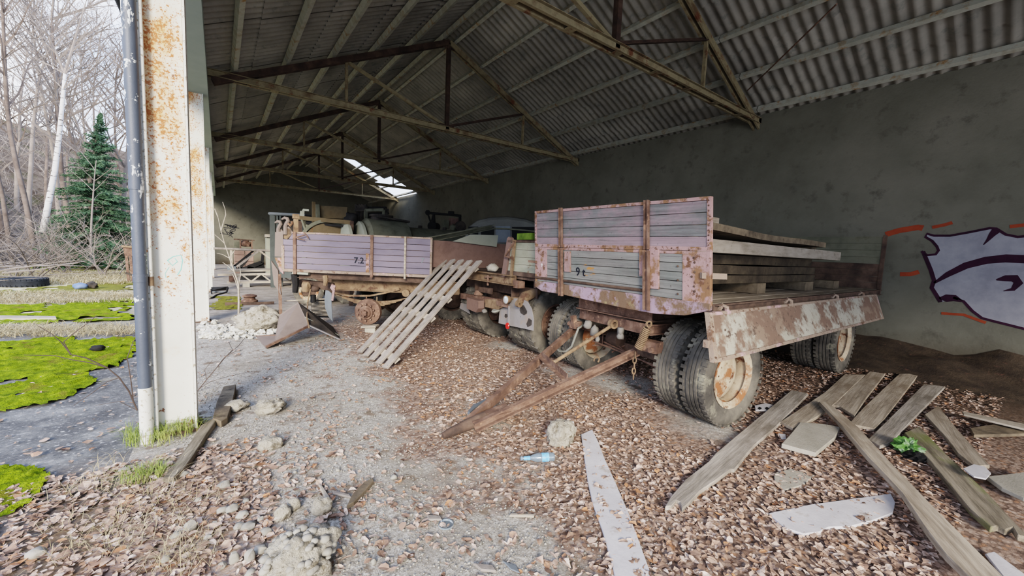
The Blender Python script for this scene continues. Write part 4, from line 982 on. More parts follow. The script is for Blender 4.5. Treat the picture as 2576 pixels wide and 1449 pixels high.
# second machine with dark frame
q0 = DD(917,560,13.2); q1 = DD(972,560,13.2)
dm2 = thing('dark_machine', 'dark machine frame with a grey arch standing behind the tank', 'machine', (q0.x+.3, q0.y, 0))
def dbar(x0_, y0_, x1_, y1_, w_, m, nm, d_=13.2): return part(nm, MB().bar(DD(x0_,y0_,d_), DD(x1_,y1_,d_), w_, w_), m, dm2)
for px in (900, 913, 971):
    b_ = DD(px,515 if px < 920 else 525,13.2); part('frame_post', MB().bar(V((b_.x,b_.y,0)), b_, .14, .14), m_dark, dm2)
dbar(913,524,972,524,.10,m_black,'frame_beam'); dbar(919,529,966,528,.09,m_tank,'arch_top',13.1); dbar(920,528,920,552,.10,m_tank,'arch_leg',13.1); dbar(965,528,964,555,.07,m_tank,'arch_leg',13.1)
part('radiator', MB().poly([DD(x_,y_,13.25) for x_, y_ in ((920,535),(964,534),(964,560),(920,560))], (.05,.2,0)), m_black, dm2)
part('exhaust_stub', MB().tube([DD(972,540,13.2), DD(975,534,13.2), DD(978,538,13.2)], .03, 6), m_black, dm2)
for k in range(9): part('hose_bundle', MB().tube([DD(896+k*3,514+(k*7)%5,13.1), DD(898+k*3,522,13.1), DD(894+k*3,532,13.1)], .05, 6), m_dark, dm2)
part('base_frame', MB().bx(q0.x-.3, q1.x+.1, q0.y-.15, q0.y+.5, .0, .5), m_rustd, dm2)
# driver's cab with windows
a, b = DD(681,541,13.5), DD(748,547,13.5)
cb = thing('driver_cab', 'blue grey driver cab with empty window, left of the side tipper hooks', 'cab', ((a.x+b.x)/2+.1, a.y+.4, 0))
u_ = (b-a); u_.z = 0; L_c = u_.length; u_.normalize(); v_ = V((-u_.y,u_.x,0)); zt_ = a.z
def cbar(s0_, s1_, t_, z0_, z1_, m, nm, w_=.10): return part(nm, MB().bar(V((a.x,a.y,0))+u_*s0_+v_*t_+V((0,0,z0_)), V((a.x,a.y,0))+u_*s1_+v_*t_+V((0,0,z1_)), w_, w_), m, cb)
for s_ in (.05, L_c+.2):
    for t_ in (0, .42): cbar(s_, s_, t_, 0, zt_, m_cab, 'corner_post', .14)
part('cab_roof', MB().poly([V((a.x,a.y,zt_))+u_*s_+v_*t_ for s_, t_ in ((-.05,-.1),(L_c+.3,-.1),(L_c+.3,.5),(-.05,.5))], (0,0,.09)), m_bluegrey, cb, bevel=.03)
part('lower_body', MB().poly([V((a.x,a.y,.35))+u_*s_+v_*t_ for s_, t_ in ((0,-.03),(L_c+.25,-.03),(L_c+.25,.45),(0,.45))], (0,0,1.0)), m_cab, cb)
part('back_wall', MB().poly([V((a.x,a.y,1.3))+u_*s_+v_*.40 for s_ in (0, L_c+.25)]+[V((a.x,a.y,zt_))+u_*s_+v_*.40 for s_ in (L_c+.25, 0)], v_*.03), m_dark, cb)
for s_ in (.22, .32): cbar(s_, s_, 0, 1.3, zt_, m_cab, 'window_bar', .05)
# blunt end of an old van against the right wall
va = DD(1163,640,10.2); va.z = 0; vu = V((.81,-.59,0)).normalized(); vnr = V((.59,.81,0)).normalized(); VW = 2.24
def VP(s_, t_, z_): return va+vu*s_+vnr*t_+V((0,0,z_))
vn = thing('old_van', 'dusty grey van with a domed roof and dark windows parked behind the tipper', 'van', VP(VW/2,.8,0))
sec = [(.0,.55),(-.02,1.0),(.0,1.6),(.05,2.02),(.14,2.20),(.34,2.36),(.66,2.45),(1.12,2.49)]
sec = sec+[(VW-a_, z_) for a_, z_ in sec[-2::-1]]
vs = []; fs = []; st = [(0,.93,.955),(.06,.98,.985),(.2,1,1),(1.4,1,1),(1.6,.97,.98)]
for t_, k, kz in st:
    for a_, z_ in sec: vs.append(VP(VW/2+(a_-VW/2)*k, t_, .55+(z_-.55)*kz))
n_ = len(sec)
for i in range(len(st)-1):
    for k in range(n_-1): fs.append((i*n_+k, i*n_+k+1, (i+1)*n_+k+1, (i+1)*n_+k))
fs += [tuple(range(n_-1,-1,-1)), tuple(range((len(st)-1)*n_, len(st)*n_))]
body = part('body', MB().add(vs, fs), m_van, vn, 30)
part('roof_lip', MB().tube([VP(.1,-.01,2.09),VP(.3,-.03,2.14),(VP(1.1,-.04,2.16)),VP(VW-.3,-.03,2.12),VP(VW-.1,-.01,2.05)], .022, 6), m_tank, body)
def vwin(x0_, y0_, x1_, y1_, m=None, nm='window', d_=-.012):
    pts = [PL(x_, y_, VP(0,d_,0), vnr) for x_, y_ in ((x0_,y0_),(x1_,y0_),(x1_,y1_),(x0_,y1_))]
    part(nm, MB().poly(pts, vnr*.03), m or m_glassd, body)
vwin(1178,570,1203,598); vwin(1210,570,1243,598); vwin(1288,571,1352,604); vwin(1247,569,1284,610, m_bluegrey, 'door_pillar', -.02)
part('bumper', MB().bar(VP(.05,-.06,.62), VP(VW-.05,-.06,.62), .08, .16), m_rustd, vn)
for s_ in (.25, VW-.25): wheel(vn, VP(s_,1.0,.36), vu*(-1 if s_ < 1 else 1), .36, .2, .21, lugs=18)
# old pump with a belt beam on a stand
d0 = 13.9
pm = thing('belt_pump', 'black belt driven pump engine silhouetted against the right wall', 'pump', DD(1115,640,d0)*1)
pm.location.z = 0
def pb(pts, r_, nm, m=m_black): return part(nm, MB().tube([DD(a_,c_,d0) for a_, c_ in pts], r_, 8), m, pm, 40)
vd = (DD(1076,535,d0)-CAM).normalized()
part('pulley', MB().lathe(DD(1076,535,d0), V((vd.x,vd.y,0)), [(0,-.05),(.05,-.05),(.09,-.04),(.09,.04),(.05,.05),(0,.05)], 20), m_black, pm, 40)
pb([(1080,536),(1130,540),(1160,543)], .045, 'beam'); pb([(1157,542),(1157,560)], .05, 'beam_end')
pb([(1128,536),(1142,537)], .08, 'weight'); pb([(1077,540),(1083,558)], .03, 'leg'); pb([(1090,540),(1086,556)], .03, 'leg'); pb([(1091,540),(1093,575)], .05, 'leg')
part('flywheel', MB().lathe(DD(1087,569,d0), V((vd.x,vd.y,0)), [(0,-.12),(.14,-.12),(.16,-.1),(.16,.1),(.14,.12),(0,.12)], 24), m_black, pm, 40)
part('flywheel', MB().lathe(DD(1097,571,d0+.2), V((vd.x,vd.y,0)), [(0,-.1),(.13,-.1),(.15,0),(.13,.1),(0,.1)], 24), m_black, pm, 40)
part('block', MB().box(DD(1121,565,d0+.1), (.16,.2,.3)), m_tank, pm); part('block', MB().box(DD(1142,562,d0+.25), (.3,.2,.36)), m_brownred, pm)
part('barrel', MB().lathe(DD(1158,570,d0), V((vd.x,vd.y,0)), [(0,-.15),(.18,-.14),(.2,0),(.18,.14),(0,.15)], 20), m_dark, pm, 40)
part('stone_pot', MB().rock(DD(1140,574,d0-.1), (.24,.24,.26), 4, .25, 3), m_tank, pm, True)
q = DD(1075,586,d0); q2 = DD(1168,592,d0)
part('stand', MB().poly([V((q.x,q.y-.1,0)), V((q2.x,q2.y-.1,0)), V((q2.x,q2.y+.5,0)), V((q.x,q.y+.5,0))], (0,0,q.z-.02)), m_tank, pm)
# lattice girders and scaffold left
lg = thing('lattice_girder', 'pale timber lattice girder lying on blocks under stacked planks', 'girder', (1.3, 16.3, 0))
mb = MB(); mb.bar((.2,16.2,.16), (2.6,16.2,.16), .08, .07); part('bottom_chord', mb, m_wood, lg)
part('top_chord', MB().bar((-.05,16.2,.41), (2.6,16.2,.47), .09, .07), m_wood, lg)
for i in range(8):
    xa = .3+i*.29; za, zb_ = (.19,.43) if i % 2 == 0 else (.43,.19); part('web_brace', MB().bar((xa,16.2,za), (xa+.27,16.2,zb_), .06, .045), m_wood, lg)
part('end_block', MB().bx(.25,.45,16.1,16.4,.19,.38), m_rust, lg)
part('bearer', MB().bx(.62,.82,16.1,16.4,0,.125), m_conc, lg); part('bearer', MB().bx(2.1,2.3,16.1,16.4,0,.125), m_conc, lg)
mb = MB()
for i in range(4): mb.tone = random.uniform(-.15,.1); mb.plank((.25+.05*i,16.35+.28*i,.53+.0*i), (2.7,16.35+.28*i,.58), .25, .05, seg=4)
solo('plank_deck', mb, m_wood, 'grey planks laid flat across the lattice girder', 'planks')
sf = thing('scaffold_frame', 'timber trestle frame with pale rail on top, left of the side tipper', 'frame', (.8, 16.9, .555))
part('top_rail', MB().tube([(-.15,16.9,1.26),(1.75,16.9,1.235)], .04, 8), m_woodl, sf, 40)
part('post', MB().bar((.34,16.9,.54), (.34,16.9,1.22), .07, .07), m_wood, sf); part('foot_block', MB().bx(.22,.46,16.8,17.0,.545,.66), m_bluegrey, sf)
part('brace', MB().bar((.42,16.9,.58), (1.14,16.9,1.22), .08, .06), m_woodl, sf); part('brace', MB().bar((1.18,16.9,1.22), (1.72,16.9,.75), .08, .06), m_wood, sf)
part('brace', MB().bar((.35,17.05,.58), (1.0,17.05,1.22), .08, .06), m_black, sf); part('post', MB().bar((1.7,16.9,.56), (1.7,16.9,1.2), .06, .06), m_wood, sf)
bp_ = thing('block_pier', 'stacked pinkish blocks under a rusty engine by the back wall', 'pier', (.95, 22.3, 0))
for zz in (0, .3, .6, .9):
    mb = MB(); mb.tone = random.uniform(-.12,.12); mb.bx(.55,.95,22.1,22.5,zz,zz+.29); part('block', mb, m_brick, bp_, bevel=.015)
    mb = MB(); mb.tone = random.uniform(-.12,.12); mb.bx(.97,1.3,22.1,22.5,zz,zz+.29); part('block', mb, m_brick, bp_, bevel=.015)
en = thing('rusty_engine', 'small rusty engine frame sitting on the pinkish blocks', 'engine', (.95, 22.3, 1.19))
mb = MB().rock((1.02,22.3,1.40), (.4,.35,.38), 6, .4, 3); part('engine_body', mb, m_rust, en, True)
for xa in (.8, 1.24): part('frame_post', MB().bar((xa,22.2,1.19), (xa,22.2,1.58), .06, .06), m_rust, en)
part('frame_top', MB().bar((.55,22.2,1.6), (1.35,22.2,1.58), .07, .06), m_rustd, en); part('side_box', MB().bx(.56,.76,22.2,22.45,1.19,1.5), m_tank, en)
ck = thing('pale_cabinet', 'pale wooden cabinet by the back wall, left of the side tipper corner', 'cabinet', (1.98, 22.0, 0))
part('carcass', MB().bx(1.79,2.3,21.9,22.4,0,1.72), m_pale, ck, bevel=.01); part('top_beam', MB().bx(1.77,2.35,21.85,22.45,1.76,1.90), m_wood, ck); part('spacer', MB().bx(1.85,2.25,22,22.3,1.72,1.76), m_dark, ck)
mb = MB()
for a_, b2 in (((.62,.45),(.86,.75)), ((.86,.75),(1.0,1.05)), ((1.0,.5),(1.4,.7)), ((1.4,.7),(1.45,1.2)), ((.62,.45),(1.0,.5)), ((.9,.5),(1.4,.42))):
    mb.bar((a_[0],19,a_[1]), (b2[0],19,b2[1]), .12, .1)
mb.poly([(.7,19,.44),(1.5,19,.44),(1.45,19,.8),(1.0,19,.62)], (0,.2,0)); mb.bx(.65,1.5,18.95,19.2,0,.45)
solo('scrap_hopper', mb, m_black, 'black scrap iron hopper seen through the trestle frame', 'scrap')
# tidy small things on the ground left
mb = MB(); hp = G(628,764); mb.lathe(hp, (0,0,1), [(0,.0),(.16,.0),(.18,.03),(.18,.09),(.13,.11),(.12,.16),(.16,.18),(.16,.21),(.09,.24),(0,.24)], 24)
solo('wheel_hub', mb, m_rust, 'rusty wheel hub standing on the ground beyond the second column', 'hub', smooth=40)
mb = MB().angle(G(566,768), G(690,765), .08, .07, .01); solo('angle_iron', mb, m_rustd, 'rusty angle iron lying across the ground behind the white rock', 'iron')
wb = thing('wheelbarrow', 'blackened wheelbarrow tray tipped over behind the second column', 'wheelbarrow', G(550,738))
part('tray', MB().poly([G(531,724,.15), G(574,722,.22), G(572,730,.1), G(533,733,.06)], (0,0,.02)), m_black, wb)
part('leg', MB().tube([G(531,728,.12), G(533,740,.0)], .02, 6), m_black, wb); part('handle', MB().tube([G(573,724,.2), G(570,735,.1), G(545,742,.05), G(529,752,.0)], .025, 6), m_black, wb)
part('rib', MB().tube([G(535,734,.02), G(575,735,.06)], .02, 6), m_bluegrey, wb)
# ================================================================== things lying on the ground
random.seed(5)
def slab(name, px, z, t_, m, label, cat, group=None, tone=0, bevel=.004):
    P = [G(a, b, z) for a, b in px]; n_ = len(P); c_ = sum(P, V((0,0,0)))/n_         # local x runs along the board
    sx_, sy_, sxy = (sum((p.x-c_.x)**2 for p in P), sum((p.y-c_.y)**2 for p in P), sum((p.x-c_.x)*(p.y-c_.y) for p in P))
    an = .5*math.atan2(2*sxy, sx_-sy_); c_.z = z-t_
    M = (Matrix.Translation(c_) @ Matrix.Rotation(an, 4, 'Z')).inverted(); mb = MB(); mb.tone = tone
    mb.poly([M @ p for p in P], (0,0,-t_)); me = mkmesh(name, mb, m, False); o = bpy.data.objects.new(name, me); C.objects.link(o)
    o.location = c_; o.rotation_euler = (0,0,an); setp(o, label, cat, group); bev(o, bevel); return o
PLG = 'planks scattered on the leaves at right'
slab('loose_plank', [(1673,1274),(1687,1249),(1724,1206),(1783,1160),(1800,1140),(1881,1072),(1991,981),(2034,990),(1953,1072),(1898,1119),(1880,1140),(1848,1180),(1838,1180),(1796,1211),(1760,1235),(1734,1264),(1716,1279),(1711,1262),(1702,1258),(1690,1272)], .042, .032, m_woodp, 'long grey split plank with a broken forked end, nearest the trailer wheel', 'plank', PLG)
slab('loose_plank', [(1964,1060),(2074,987),(2124,942),(2177,942),(2104,1012),(2059,1046),(2030,1062),(1994,1076)], .045, .032, m_woodf, 'wide plank just right of the forked one, reaching back under the trailer', 'plank', PLG)
slab('loose_plank', [(2097,1018),(2150,968),(2188,934),(2227,940),(2180,1000),(2150,1046),(2112,1022)], .04, .03, m_woodf, 'short plank right of the wide one, its near end under the long narrow board', 'plank', PLG, -.05)
slab('loose_plank', [(2135,1065),(2172,1025),(2262,940),(2312,940),(2225,1054),(2200,1078)], .04, .03, m_woodf, 'third of the four parallel floor planks, beside the dark wedge gap', 'plank', PLG)
slab('loose_plank', [(2184,1104),(2260,1030),(2324,966),(2378,972),(2300,1050),(2245,1110),(2214,1122)], .05, .032, m_woodp, 'rightmost of the parallel floor planks, its near end beside the green bag', 'plank', PLG, -.05)
slab('long_board', [(2060,1010),(2082,1010),(2160,1075),(2240,1162),(2340,1265),(2420,1345),(2530,1455),(2450,1462),(2380,1395),(2330,1330),(2270,1240),(2180,1145),(2110,1062)], .095, .04, m_woodf, 'long narrow board running from the planks down to the bottom right edge', 'board', None, .06)
slab('loose_plank', [(2275,1088),(2313,1072),(2380,1142),(2480,1235),(2540,1300),(2590,1352),(2560,1345),(2548,1326),(2530,1332),(2510,1322),(2492,1326),(2440,1280),(2390,1220),(2340,1160)], .058, .04, m_woodm, 'thick plank with a mossy green splintered end at the right edge', 'plank', PLG)
slab('loose_plank', [(2326,1042),(2360,1020),(2400,1070),(2490,1170),(2450,1172),(2410,1140),(2380,1100)], .045, .032, m_woodf, 'brown plank lying behind the mossy ended one', 'plank', PLG, -.1)
slab('thin_lath', [(2420,1034),(2576,1066),(2600,1075),(2600,1084),(2576,1078),(2424,1042)], .10, .02, m_wood, 'thin pale lath on the soil at the foot of the right wall', 'lath')
slab('loose_plank', [(2440,1076),(2510,1066),(2600,1060),(2600,1090),(2450,1094)], .06, .03, m_woodd, 'dark half buried plank at the right edge under the lath', 'plank', PLG)
slab('board_piece', [(2482,1198),(2576,1188),(2600,1192),(2600,1258),(2576,1252),(2520,1226)], .06, .03, m_conc, 'grey board piece at the right edge beside the torn wrapper', 'board', None, -.2)
slab('square_board', [(1966,1116),(1990,1090),(2013,1062),(2070,1066),(2114,1074),(2100,1100),(2052,1139),(2010,1128)], .055, .04, m_conc, 'beige square board with chipped corners in front of the wide plank', 'board', None, -.08)
slab('half_buried_tile', [(1946,1190),(1990,1178),(2050,1195),(2020,1220),(1975,1232),(1950,1215)], .014, .012, m_conc, 'pale slab piece half covered with leaves', 'slab', None, -.1)
slab('white_sheet', [(1934,1290),(2040,1268),(2241,1241),(2252,1262),(2246,1290),(2200,1308),(2140,1324),(2085,1326),(2062,1338),(2021,1343),(1992,1333),(1976,1330),(1958,1312)], .022, .02, m_plastic, 'white broken panel lying on the leaves at lower right', 'panel')
slab('white_plank', [(1462,1092),(1490,1080),(1505,1110),(1520,1150),(1545,1205),(1582,1290),(1612,1372),(1645,1462),(1550,1462),(1535,1400),(1515,1330),(1490,1262),(1478,1205),(1470,1150)], .02, .018, m_plastic, 'long white painted plank lying from the pale rock to the bottom edge', 'plank')
slab('plastic_sheet', [(2478,1392),(2500,1386),(2590,1452),(2540,1470),(2500,1420)], .03, .015, m_plastic, 'folded white plastic sheet at the bottom right corner', 'sheet')
slab('paper_scrap', [(1958,1090),(1976,1092),(1978,1104),(1966,1104)], .03, .004, m_plastic, 'small white paper scrap beside the beige square board', 'paper')
slab('torn_wrapper', [(2424,1178),(2450,1168),(2478,1174),(2493,1190),(2480,1204),(2450,1198),(2438,1190)], .10, .01, m_plastic, 'torn white wrapper on the mossy ended plank', 'wrapper', bevel=0)
ps_ = slab('perforated_strip', [(1898,1020),(1925,1014),(1948,1019),(1950,1034),(1925,1033),(1900,1033)], .03, .01, m_plastic, 'white perforated strip with black diamond holes behind the trailer wheel', 'strip')
for px in (1911, 1929): 
    mb = MB(); mb.add([G(px+a, 1027+b, .032) for a, b in ((-5,0),(0,-4),(6,0),(0,4))], [(0,1,2,3)]); part('diamond_hole', mb, m_black, ps_)
slab('kerb_board', [(408,1203),(440,1165),(478,1112),(505,1070),(535,1052),(555,1040),(540,1062),(520,1090),(490,1140),(460,1180),(436,1200)], .05, .05, m_woodm, 'rotten mossy board in the gravel, nearer half beside the near column foot', 'board', 'rotten kerb boards')
slab('kerb_board', [(535,1052),(545,1010),(562,972),(594,967),(585,1010),(572,1050),(556,1060)], .06, .055, m_woodd, 'rotten dark board beyond the mossy one, pointing into the shed', 'board', 'rotten kerb boards')
slab('wood_splinter', [(872,1272),(885,1245),(915,1212),(938,1201),(940,1208),(912,1240),(890,1262)], .035, .03, m_woodd, 'rotten brown timber piece on the gravel', 'splinter')
slab('wood_splinter', [(800,1215),(812,1222),(832,1252),(828,1258),(818,1252)], .025, .02, m_wood, 'grey pointed splinter beside the pebbly rubble lumps', 'splinter')
slab('wood_splinter', [(836,1232),(880,1242),(884,1250),(838,1240)], .02, .015, m_woodl, 'pale light splinter between the grey and the brown ones', 'splinter')
slab('wood_splinter', [(1074,1294),(1108,1296),(1112,1306),(1078,1306)], .02, .015, m_woodl, 'flat pale wood chip above the plastic lid', 'splinter')
slab('wood_splinter', [(1285,1290),(1345,1292),(1344,1298),(1280,1296)], .02, .015, m_wood, 'thin tan stick on the leaf litter left of the white plank', 'splinter')
slab('wood_splinter', [(1190,1415),(1240,1420),(1250,1436),(1210,1432)], .02, .015, m_woodl, 'tan bark chip at the bottom edge of the photo', 'splinter')
slab('glass_shard', [(1262,1408),(1300,1422),(1310,1442),(1285,1432)], .012, .008, m_bluegrey, 'bluish flat shard at the bottom edge near the bark chip', 'shard')
slab('small_plank', [(0,793),(140,795),(142,800),(0,800)], .05, .04, m_wood, 'weathered plank lying on the moss outside at the left edge', 'plank')
slab('rubber_strip', [(1176,1035),(1190,1018),(1222,1002),(1225,1006),(1196,1024),(1182,1038)], .05, .03, m_bluegrey, 'short black and grey pipe piece beside the drawbar nose', 'pipe')
# rocks
def rock(px, w, h, lab, seed, amp=.3, m=None, nm='rock', d_=None, group=None, sink=.12):
    g = G(*px); dep = (ROT.transposed() @ (g-CAM)).z*-1; k = dep/FPX
    W_, H_ = w*k, h*k; mb = MB().rock((g.x, g.y, g.z+H_*(.5-sink)+0), (W_, (d_ or W_*.8), H_*1.15), seed, amp, 4 if w > 60 else 3)
    return solo(nm, mb, m or m_stone, lab, 'rock', group, smooth=True)
rock((655,828), 100, 58, 'big white limestone rock beside the bent bonnet sheets', 2, .35)
rock((1410,1114), 74, 64, 'pale lump of limestone between the bottle and the drawbar', 8, .35)
rock((596,1030), 52, 26, 'yellowish rock nearest the dark rotten kerb board', 5, .35)
rock((680,1036), 66, 34, 'pitted pale rock on the gravel, right of the yellowish one', 11, .4)
rock((680,1126), 56, 28, 'low pale lump in the gravel below the pitted rock', 14, .35)
rock((712,1302), 40, 34, 'yellowish crumbly lump left of the two pale ones', 17, .4)
rock((738,1282), 34, 32, 'smooth pale stone above the concrete lump', 19, .15)
rock((808,1292), 50, 40, 'knobbly pale green lump above the concrete lump', 23, .4)
# concrete lump full of pebbles
g = G(752,1440); cl_ = thing('concrete_lump', 'lump of broken concrete full of pebbles at the bottom left', 'rubble', (g.x, g.y, 0))
part('cement', MB().rock((g.x,g.y,.075), (.30,.26,.24), 31, .4, 4, 2.2), m_stone, cl_, True)
mb = MB()
for k in range(60):
    a = random.uniform(0, 2*PI); ph = random.uniform(-.1, 1.4); s_ = random.choice((.012,.018,.024,.034)); mb.tone = random.uniform(-.15,.15)
    mb.rock((g.x+.15*math.cos(a)*math.cos(ph), g.y+.13*math.sin(a)*math.cos(ph), .075+.125*math.sin(ph)), (s_*1.5,s_*1.3,s_*1.1), k, .3, 2)
part('embedded_pebbles', mb, m_pebble, cl_, True)
# pebbles
PB = [(565,1228,32,18),(560,1290,24,15),(585,1288,30,18),(610,1302,26,16),(480,1335,28,26),(457,1198,28,14),(630,1412,24,30),(590,1415,22,26),(655,1390,30,18),(444,1352,26,14),(600,1330,24,14),(625,1330,34,16),(418,1416,22,20),(310,1190,24,14),(92,1400,40,20),(524,1356,18,12),(670,1345,24,18),(700,1310,22,14),(560,1428,20,14),(690,1440,26,22),(630,1448,30,14),
      (498,1262,16,10),(540,1322,14,10),(655,1312,16,12),(742,1190,10,6),(990,1205,16,10),(850,1185,10,7),(905,1352,14,10),(940,1420,12,14),(866,1380,10,8),(1020,1310,10,6),(770,1210,8,5),(700,1175,12,7),(830,1120,8,5),(618,1265,18,11),(580,1255,14,9)]
for i, (a, b, w, h) in enumerate(PB):
    g_ = G(a,b); dep = -(ROT.transposed() @ (g_-CAM)).z; k = dep/FPX; mb = MB(); mb.tone = random.uniform(-.2,.12)
    mb.rock((g_.x,g_.y,h*k*.42), (w*k, w*k*random.uniform(.7,1), h*k*1.3), i, .42, 2)
    solo('pebble', mb, m_pebble, 'rounded pebble on the ground at the lower left of the shed floor', 'pebble', 'pebbles at the doorway', smooth=50)
# white rubble around the big rock
for i in range(330):
    a, b = random.gauss(585,62), random.gauss(836,11)
    if not (500 < a < 720 and 812 < b < 858): continue
    g_ = G(a,b); s_ = random.choice((.025,.035,.045,.06,.08,.11))
    if (g_-G(655,826)).length < .22: continue
    mb = MB(); mb.tone = random.uniform(-.15,.1); mb.rock((g_.x,g_.y,s_*.3), (s_,s_*random.uniform(.6,1),s_*random.uniform(.5,.9)), i, .8, 2)
    solo('rubble_stone', mb, m_stonew, 'small white rubble stone strewn beside the big limestone rock', 'stone', 'white rubble round the big rock', smooth=25)
# bottle
bt = thing('glass_bottle', 'clear glass bottle with blue label lying on the leaves', 'bottle', G(1358,1152))
p0, p1 = G(1394,1149,.034), G(1316,1153,.030); d = (p1-p0).normalized()
part('glass', MB().lathe(p0, d, [(0,.006),(.028,.0),(.033,.01),(.033,.13),(.028,.155),(.016,.185),(.013,.245),(.016,.248),(.016,.262),(.011,.264),(.011,.25),(.014,.19),(.026,.155),(.030,.12),(.030,.012),(0,.010)], 24), m_bottle, bt, 40)
part('label', MB().lathe(p0, d, [(.0335,.045),(.0338,.046),(.0338,.10),(.0335,.101)], 24), m_label, bt, 40, label='bright blue paper label')
part('neck_label', MB().lathe(p0, d, [(.0165,.19),(.0148,.225),(.0148,.24)], 20), m_label, bt, 40)
g = G(1122,1320,.006); ld_ = MB().lathe(g, (0,0,1), [(0,.002),(.036,.002),(.038,.008),(.044,.008),(.046,.0),(.043,-.003),(0,-.003)], 28)
solo('plastic_disc', ld_, m_bottle, 'clear round plastic lid on the gravel', 'lid', smooth=40)
# green bag
gb = thing('crisp_bag', 'crumpled green and white plastic bag between the planks', 'bag', G(2282,1135))
gq = G(2282,1142); mb = MB()
part('bag_body', mb.rock((gq.x,gq.y,.06), (.20,.16,.13), 41, .75, 4, 2.6), m_greenbag, gb, 20)
part('dark_bag', MB().rock((gq.x-.08,gq.y-.06,.03), (.2,.14,.09), 43, .6, 3, 2.2), m_black, gb, 20)
for px, lb in (((1076,982),'white paper scrap on the leaves left of the drawbar'), ((1184,1008),'white paper scrap touching the drawbar bar'), ((1438,1065),'tiny white scrap behind the pale limestone lump'), ((1100,790),'pale timber offcut lying behind the slatted ramp')):
    g_ = G(*px); s_ = .025 if px[1] > 900 else .12; mb = MB().rock((g_.x,g_.y,s_*.3), (s_*2,s_*1.4,s_), px[0], .5, 2); solo('paper_scrap' if px[1] > 900 else 'wood_offcut', mb, m_plastic if px[1] > 900 else m_woodl, lb, 'scrap', smooth=25)

# ------------------------------------------------------------------ leaves
t = NT('dry leaf'); at = t.attr()
lc = t.ramp(at, [(0,(88,68,58)),(.18,(128,102,87)),(.38,(162,134,117)),(.6,(186,162,147)),(.8,(206,190,179)),(.91,(168,122,94)),(1,(184,126,88))])
lc = t.mix(t.mask(t.noise(40,4), .45, .7), lc, lin((138,110,92))); m_leaf = t.fin(lc, .9, 0, .2)
def leaf_shape(L, w, curl):
    """ovate leaf folded along the midrib; returns verts, faces"""
    vs = []; xs = (0,.22,.5,.78,1.0); ws = (.0,.42,.5,.34,0)
    for x_, k in zip(xs, ws):
        if k: k *= random.uniform(.65,1.25)
        z_ = curl*L*(.5-(2*x_-1)**2*.5)*-1+curl*L*.5*0
        vs.append((x_*L-L/2, 0, z_))
        if k: vs += [((x_+random.uniform(-.08,.08))*L-L/2, k*w*random.uniform(.7,1.15), z_+abs(curl)*w*.55*random.uniform(.3,1.2)), ((x_+random.uniform(-.08,.08))*L-L/2, -k*w*random.uniform(.7,1.15), z_+abs(curl)*w*.55*random.uniform(.3,1.2))]
    # order: 0 | 1,2,3 | 4,5,6 | 7,8,9 | 10
    fs = [(0,1,2),(0,3,1),(1,4,5,2),(1,3,6,4),(4,7,8,5),(4,6,9,7),(7,10,8),(7,9,10)]
    m_ = min(v[2] for v in vs); return [(v[0],v[1],v[2]-m_) for v in vs], fs
def put_leaf(mb, x_, y_, L, z_=.003, tilt=.22):
    vs, fs = leaf_shape(L, L*random.uniform(.38,.85), random.uniform(-.4,.55))
    R = Matrix.Rotation(random.uniform(0,2*PI),3,'Z') @ Matrix.Rotation(random.uniform(-tilt,tilt),3,'X') @ Matrix.Rotation(random.uniform(-tilt,tilt),3,'Y')
    vs = [R @ V(v) for v in vs]; zm = min(v.z for v in vs)
    mb.tone = min(1, max(0, random.gauss(.47,.27)))
    mb.add([V((v.x+x_, v.y+y_, v.z-zm+z_)) for v in vs], fs)
def dens(x_, y_):
    n_ = noise.noise(V((x_*1.1,y_*1.1,5)))*.5+noise.noise(V((x_*2.7,y_*2.7,8)))*.3
    k = min(1, max(0, (x_-.6+n_*2.2)/1.5))
    if y_ > 6.5: k *= max(0, 1-(y_-6.5)/4)
    if x_ < .25 and y_ < 3.7: k = max(k, 1.6 if x_ > -1.2+n_*.6 else .12)
    if x_ < -.5 and y_ > 4.2: k = .05
    for (cx_, cy_), r_ in BARE:
        d_ = math.hypot(x_-cx_, y_-cy_)+n_*.7
        if d_ < r_+.2: k *= .12 if d_ < r_ else .5
    return max(k, .035)
def visible(x_, y_, z_=0, mg=60):
    v = ROT.transposed() @ (V((x_,y_,z_))-CAM)
    if v.z > -.3: return None
    a, b = CXP+FPX*v.x/-v.z, CYP-FPX*v.y/-v.z
    return (a, b, -v.z) if -mg < a < 2576+mg and b < 1449+mg else None
random.seed(99)
mb = MB(); cnt = 0
while cnt < 36000:
    x_ = random.uniform(-1.6, 8.6); y_ = random.uniform(.2, 9.5)
    s = visible(x_, y_)
    if not s: continue
    if random.random() > min(1, (2.6/max(s[2],.1))**1.1): continue
    if random.random() > dens(x_, y_): continue
    put_leaf(mb, x_, y_, random.choice((.026,.032,.038,.044,.052,.062)), .003+random.random()*.008); cnt += 1
solo('leaf_litter', mb, m_leaf, 'carpet of small brown and tan dry leaves over the shed floor', 'leaves', kind='stuff', origin=(2,3,0))
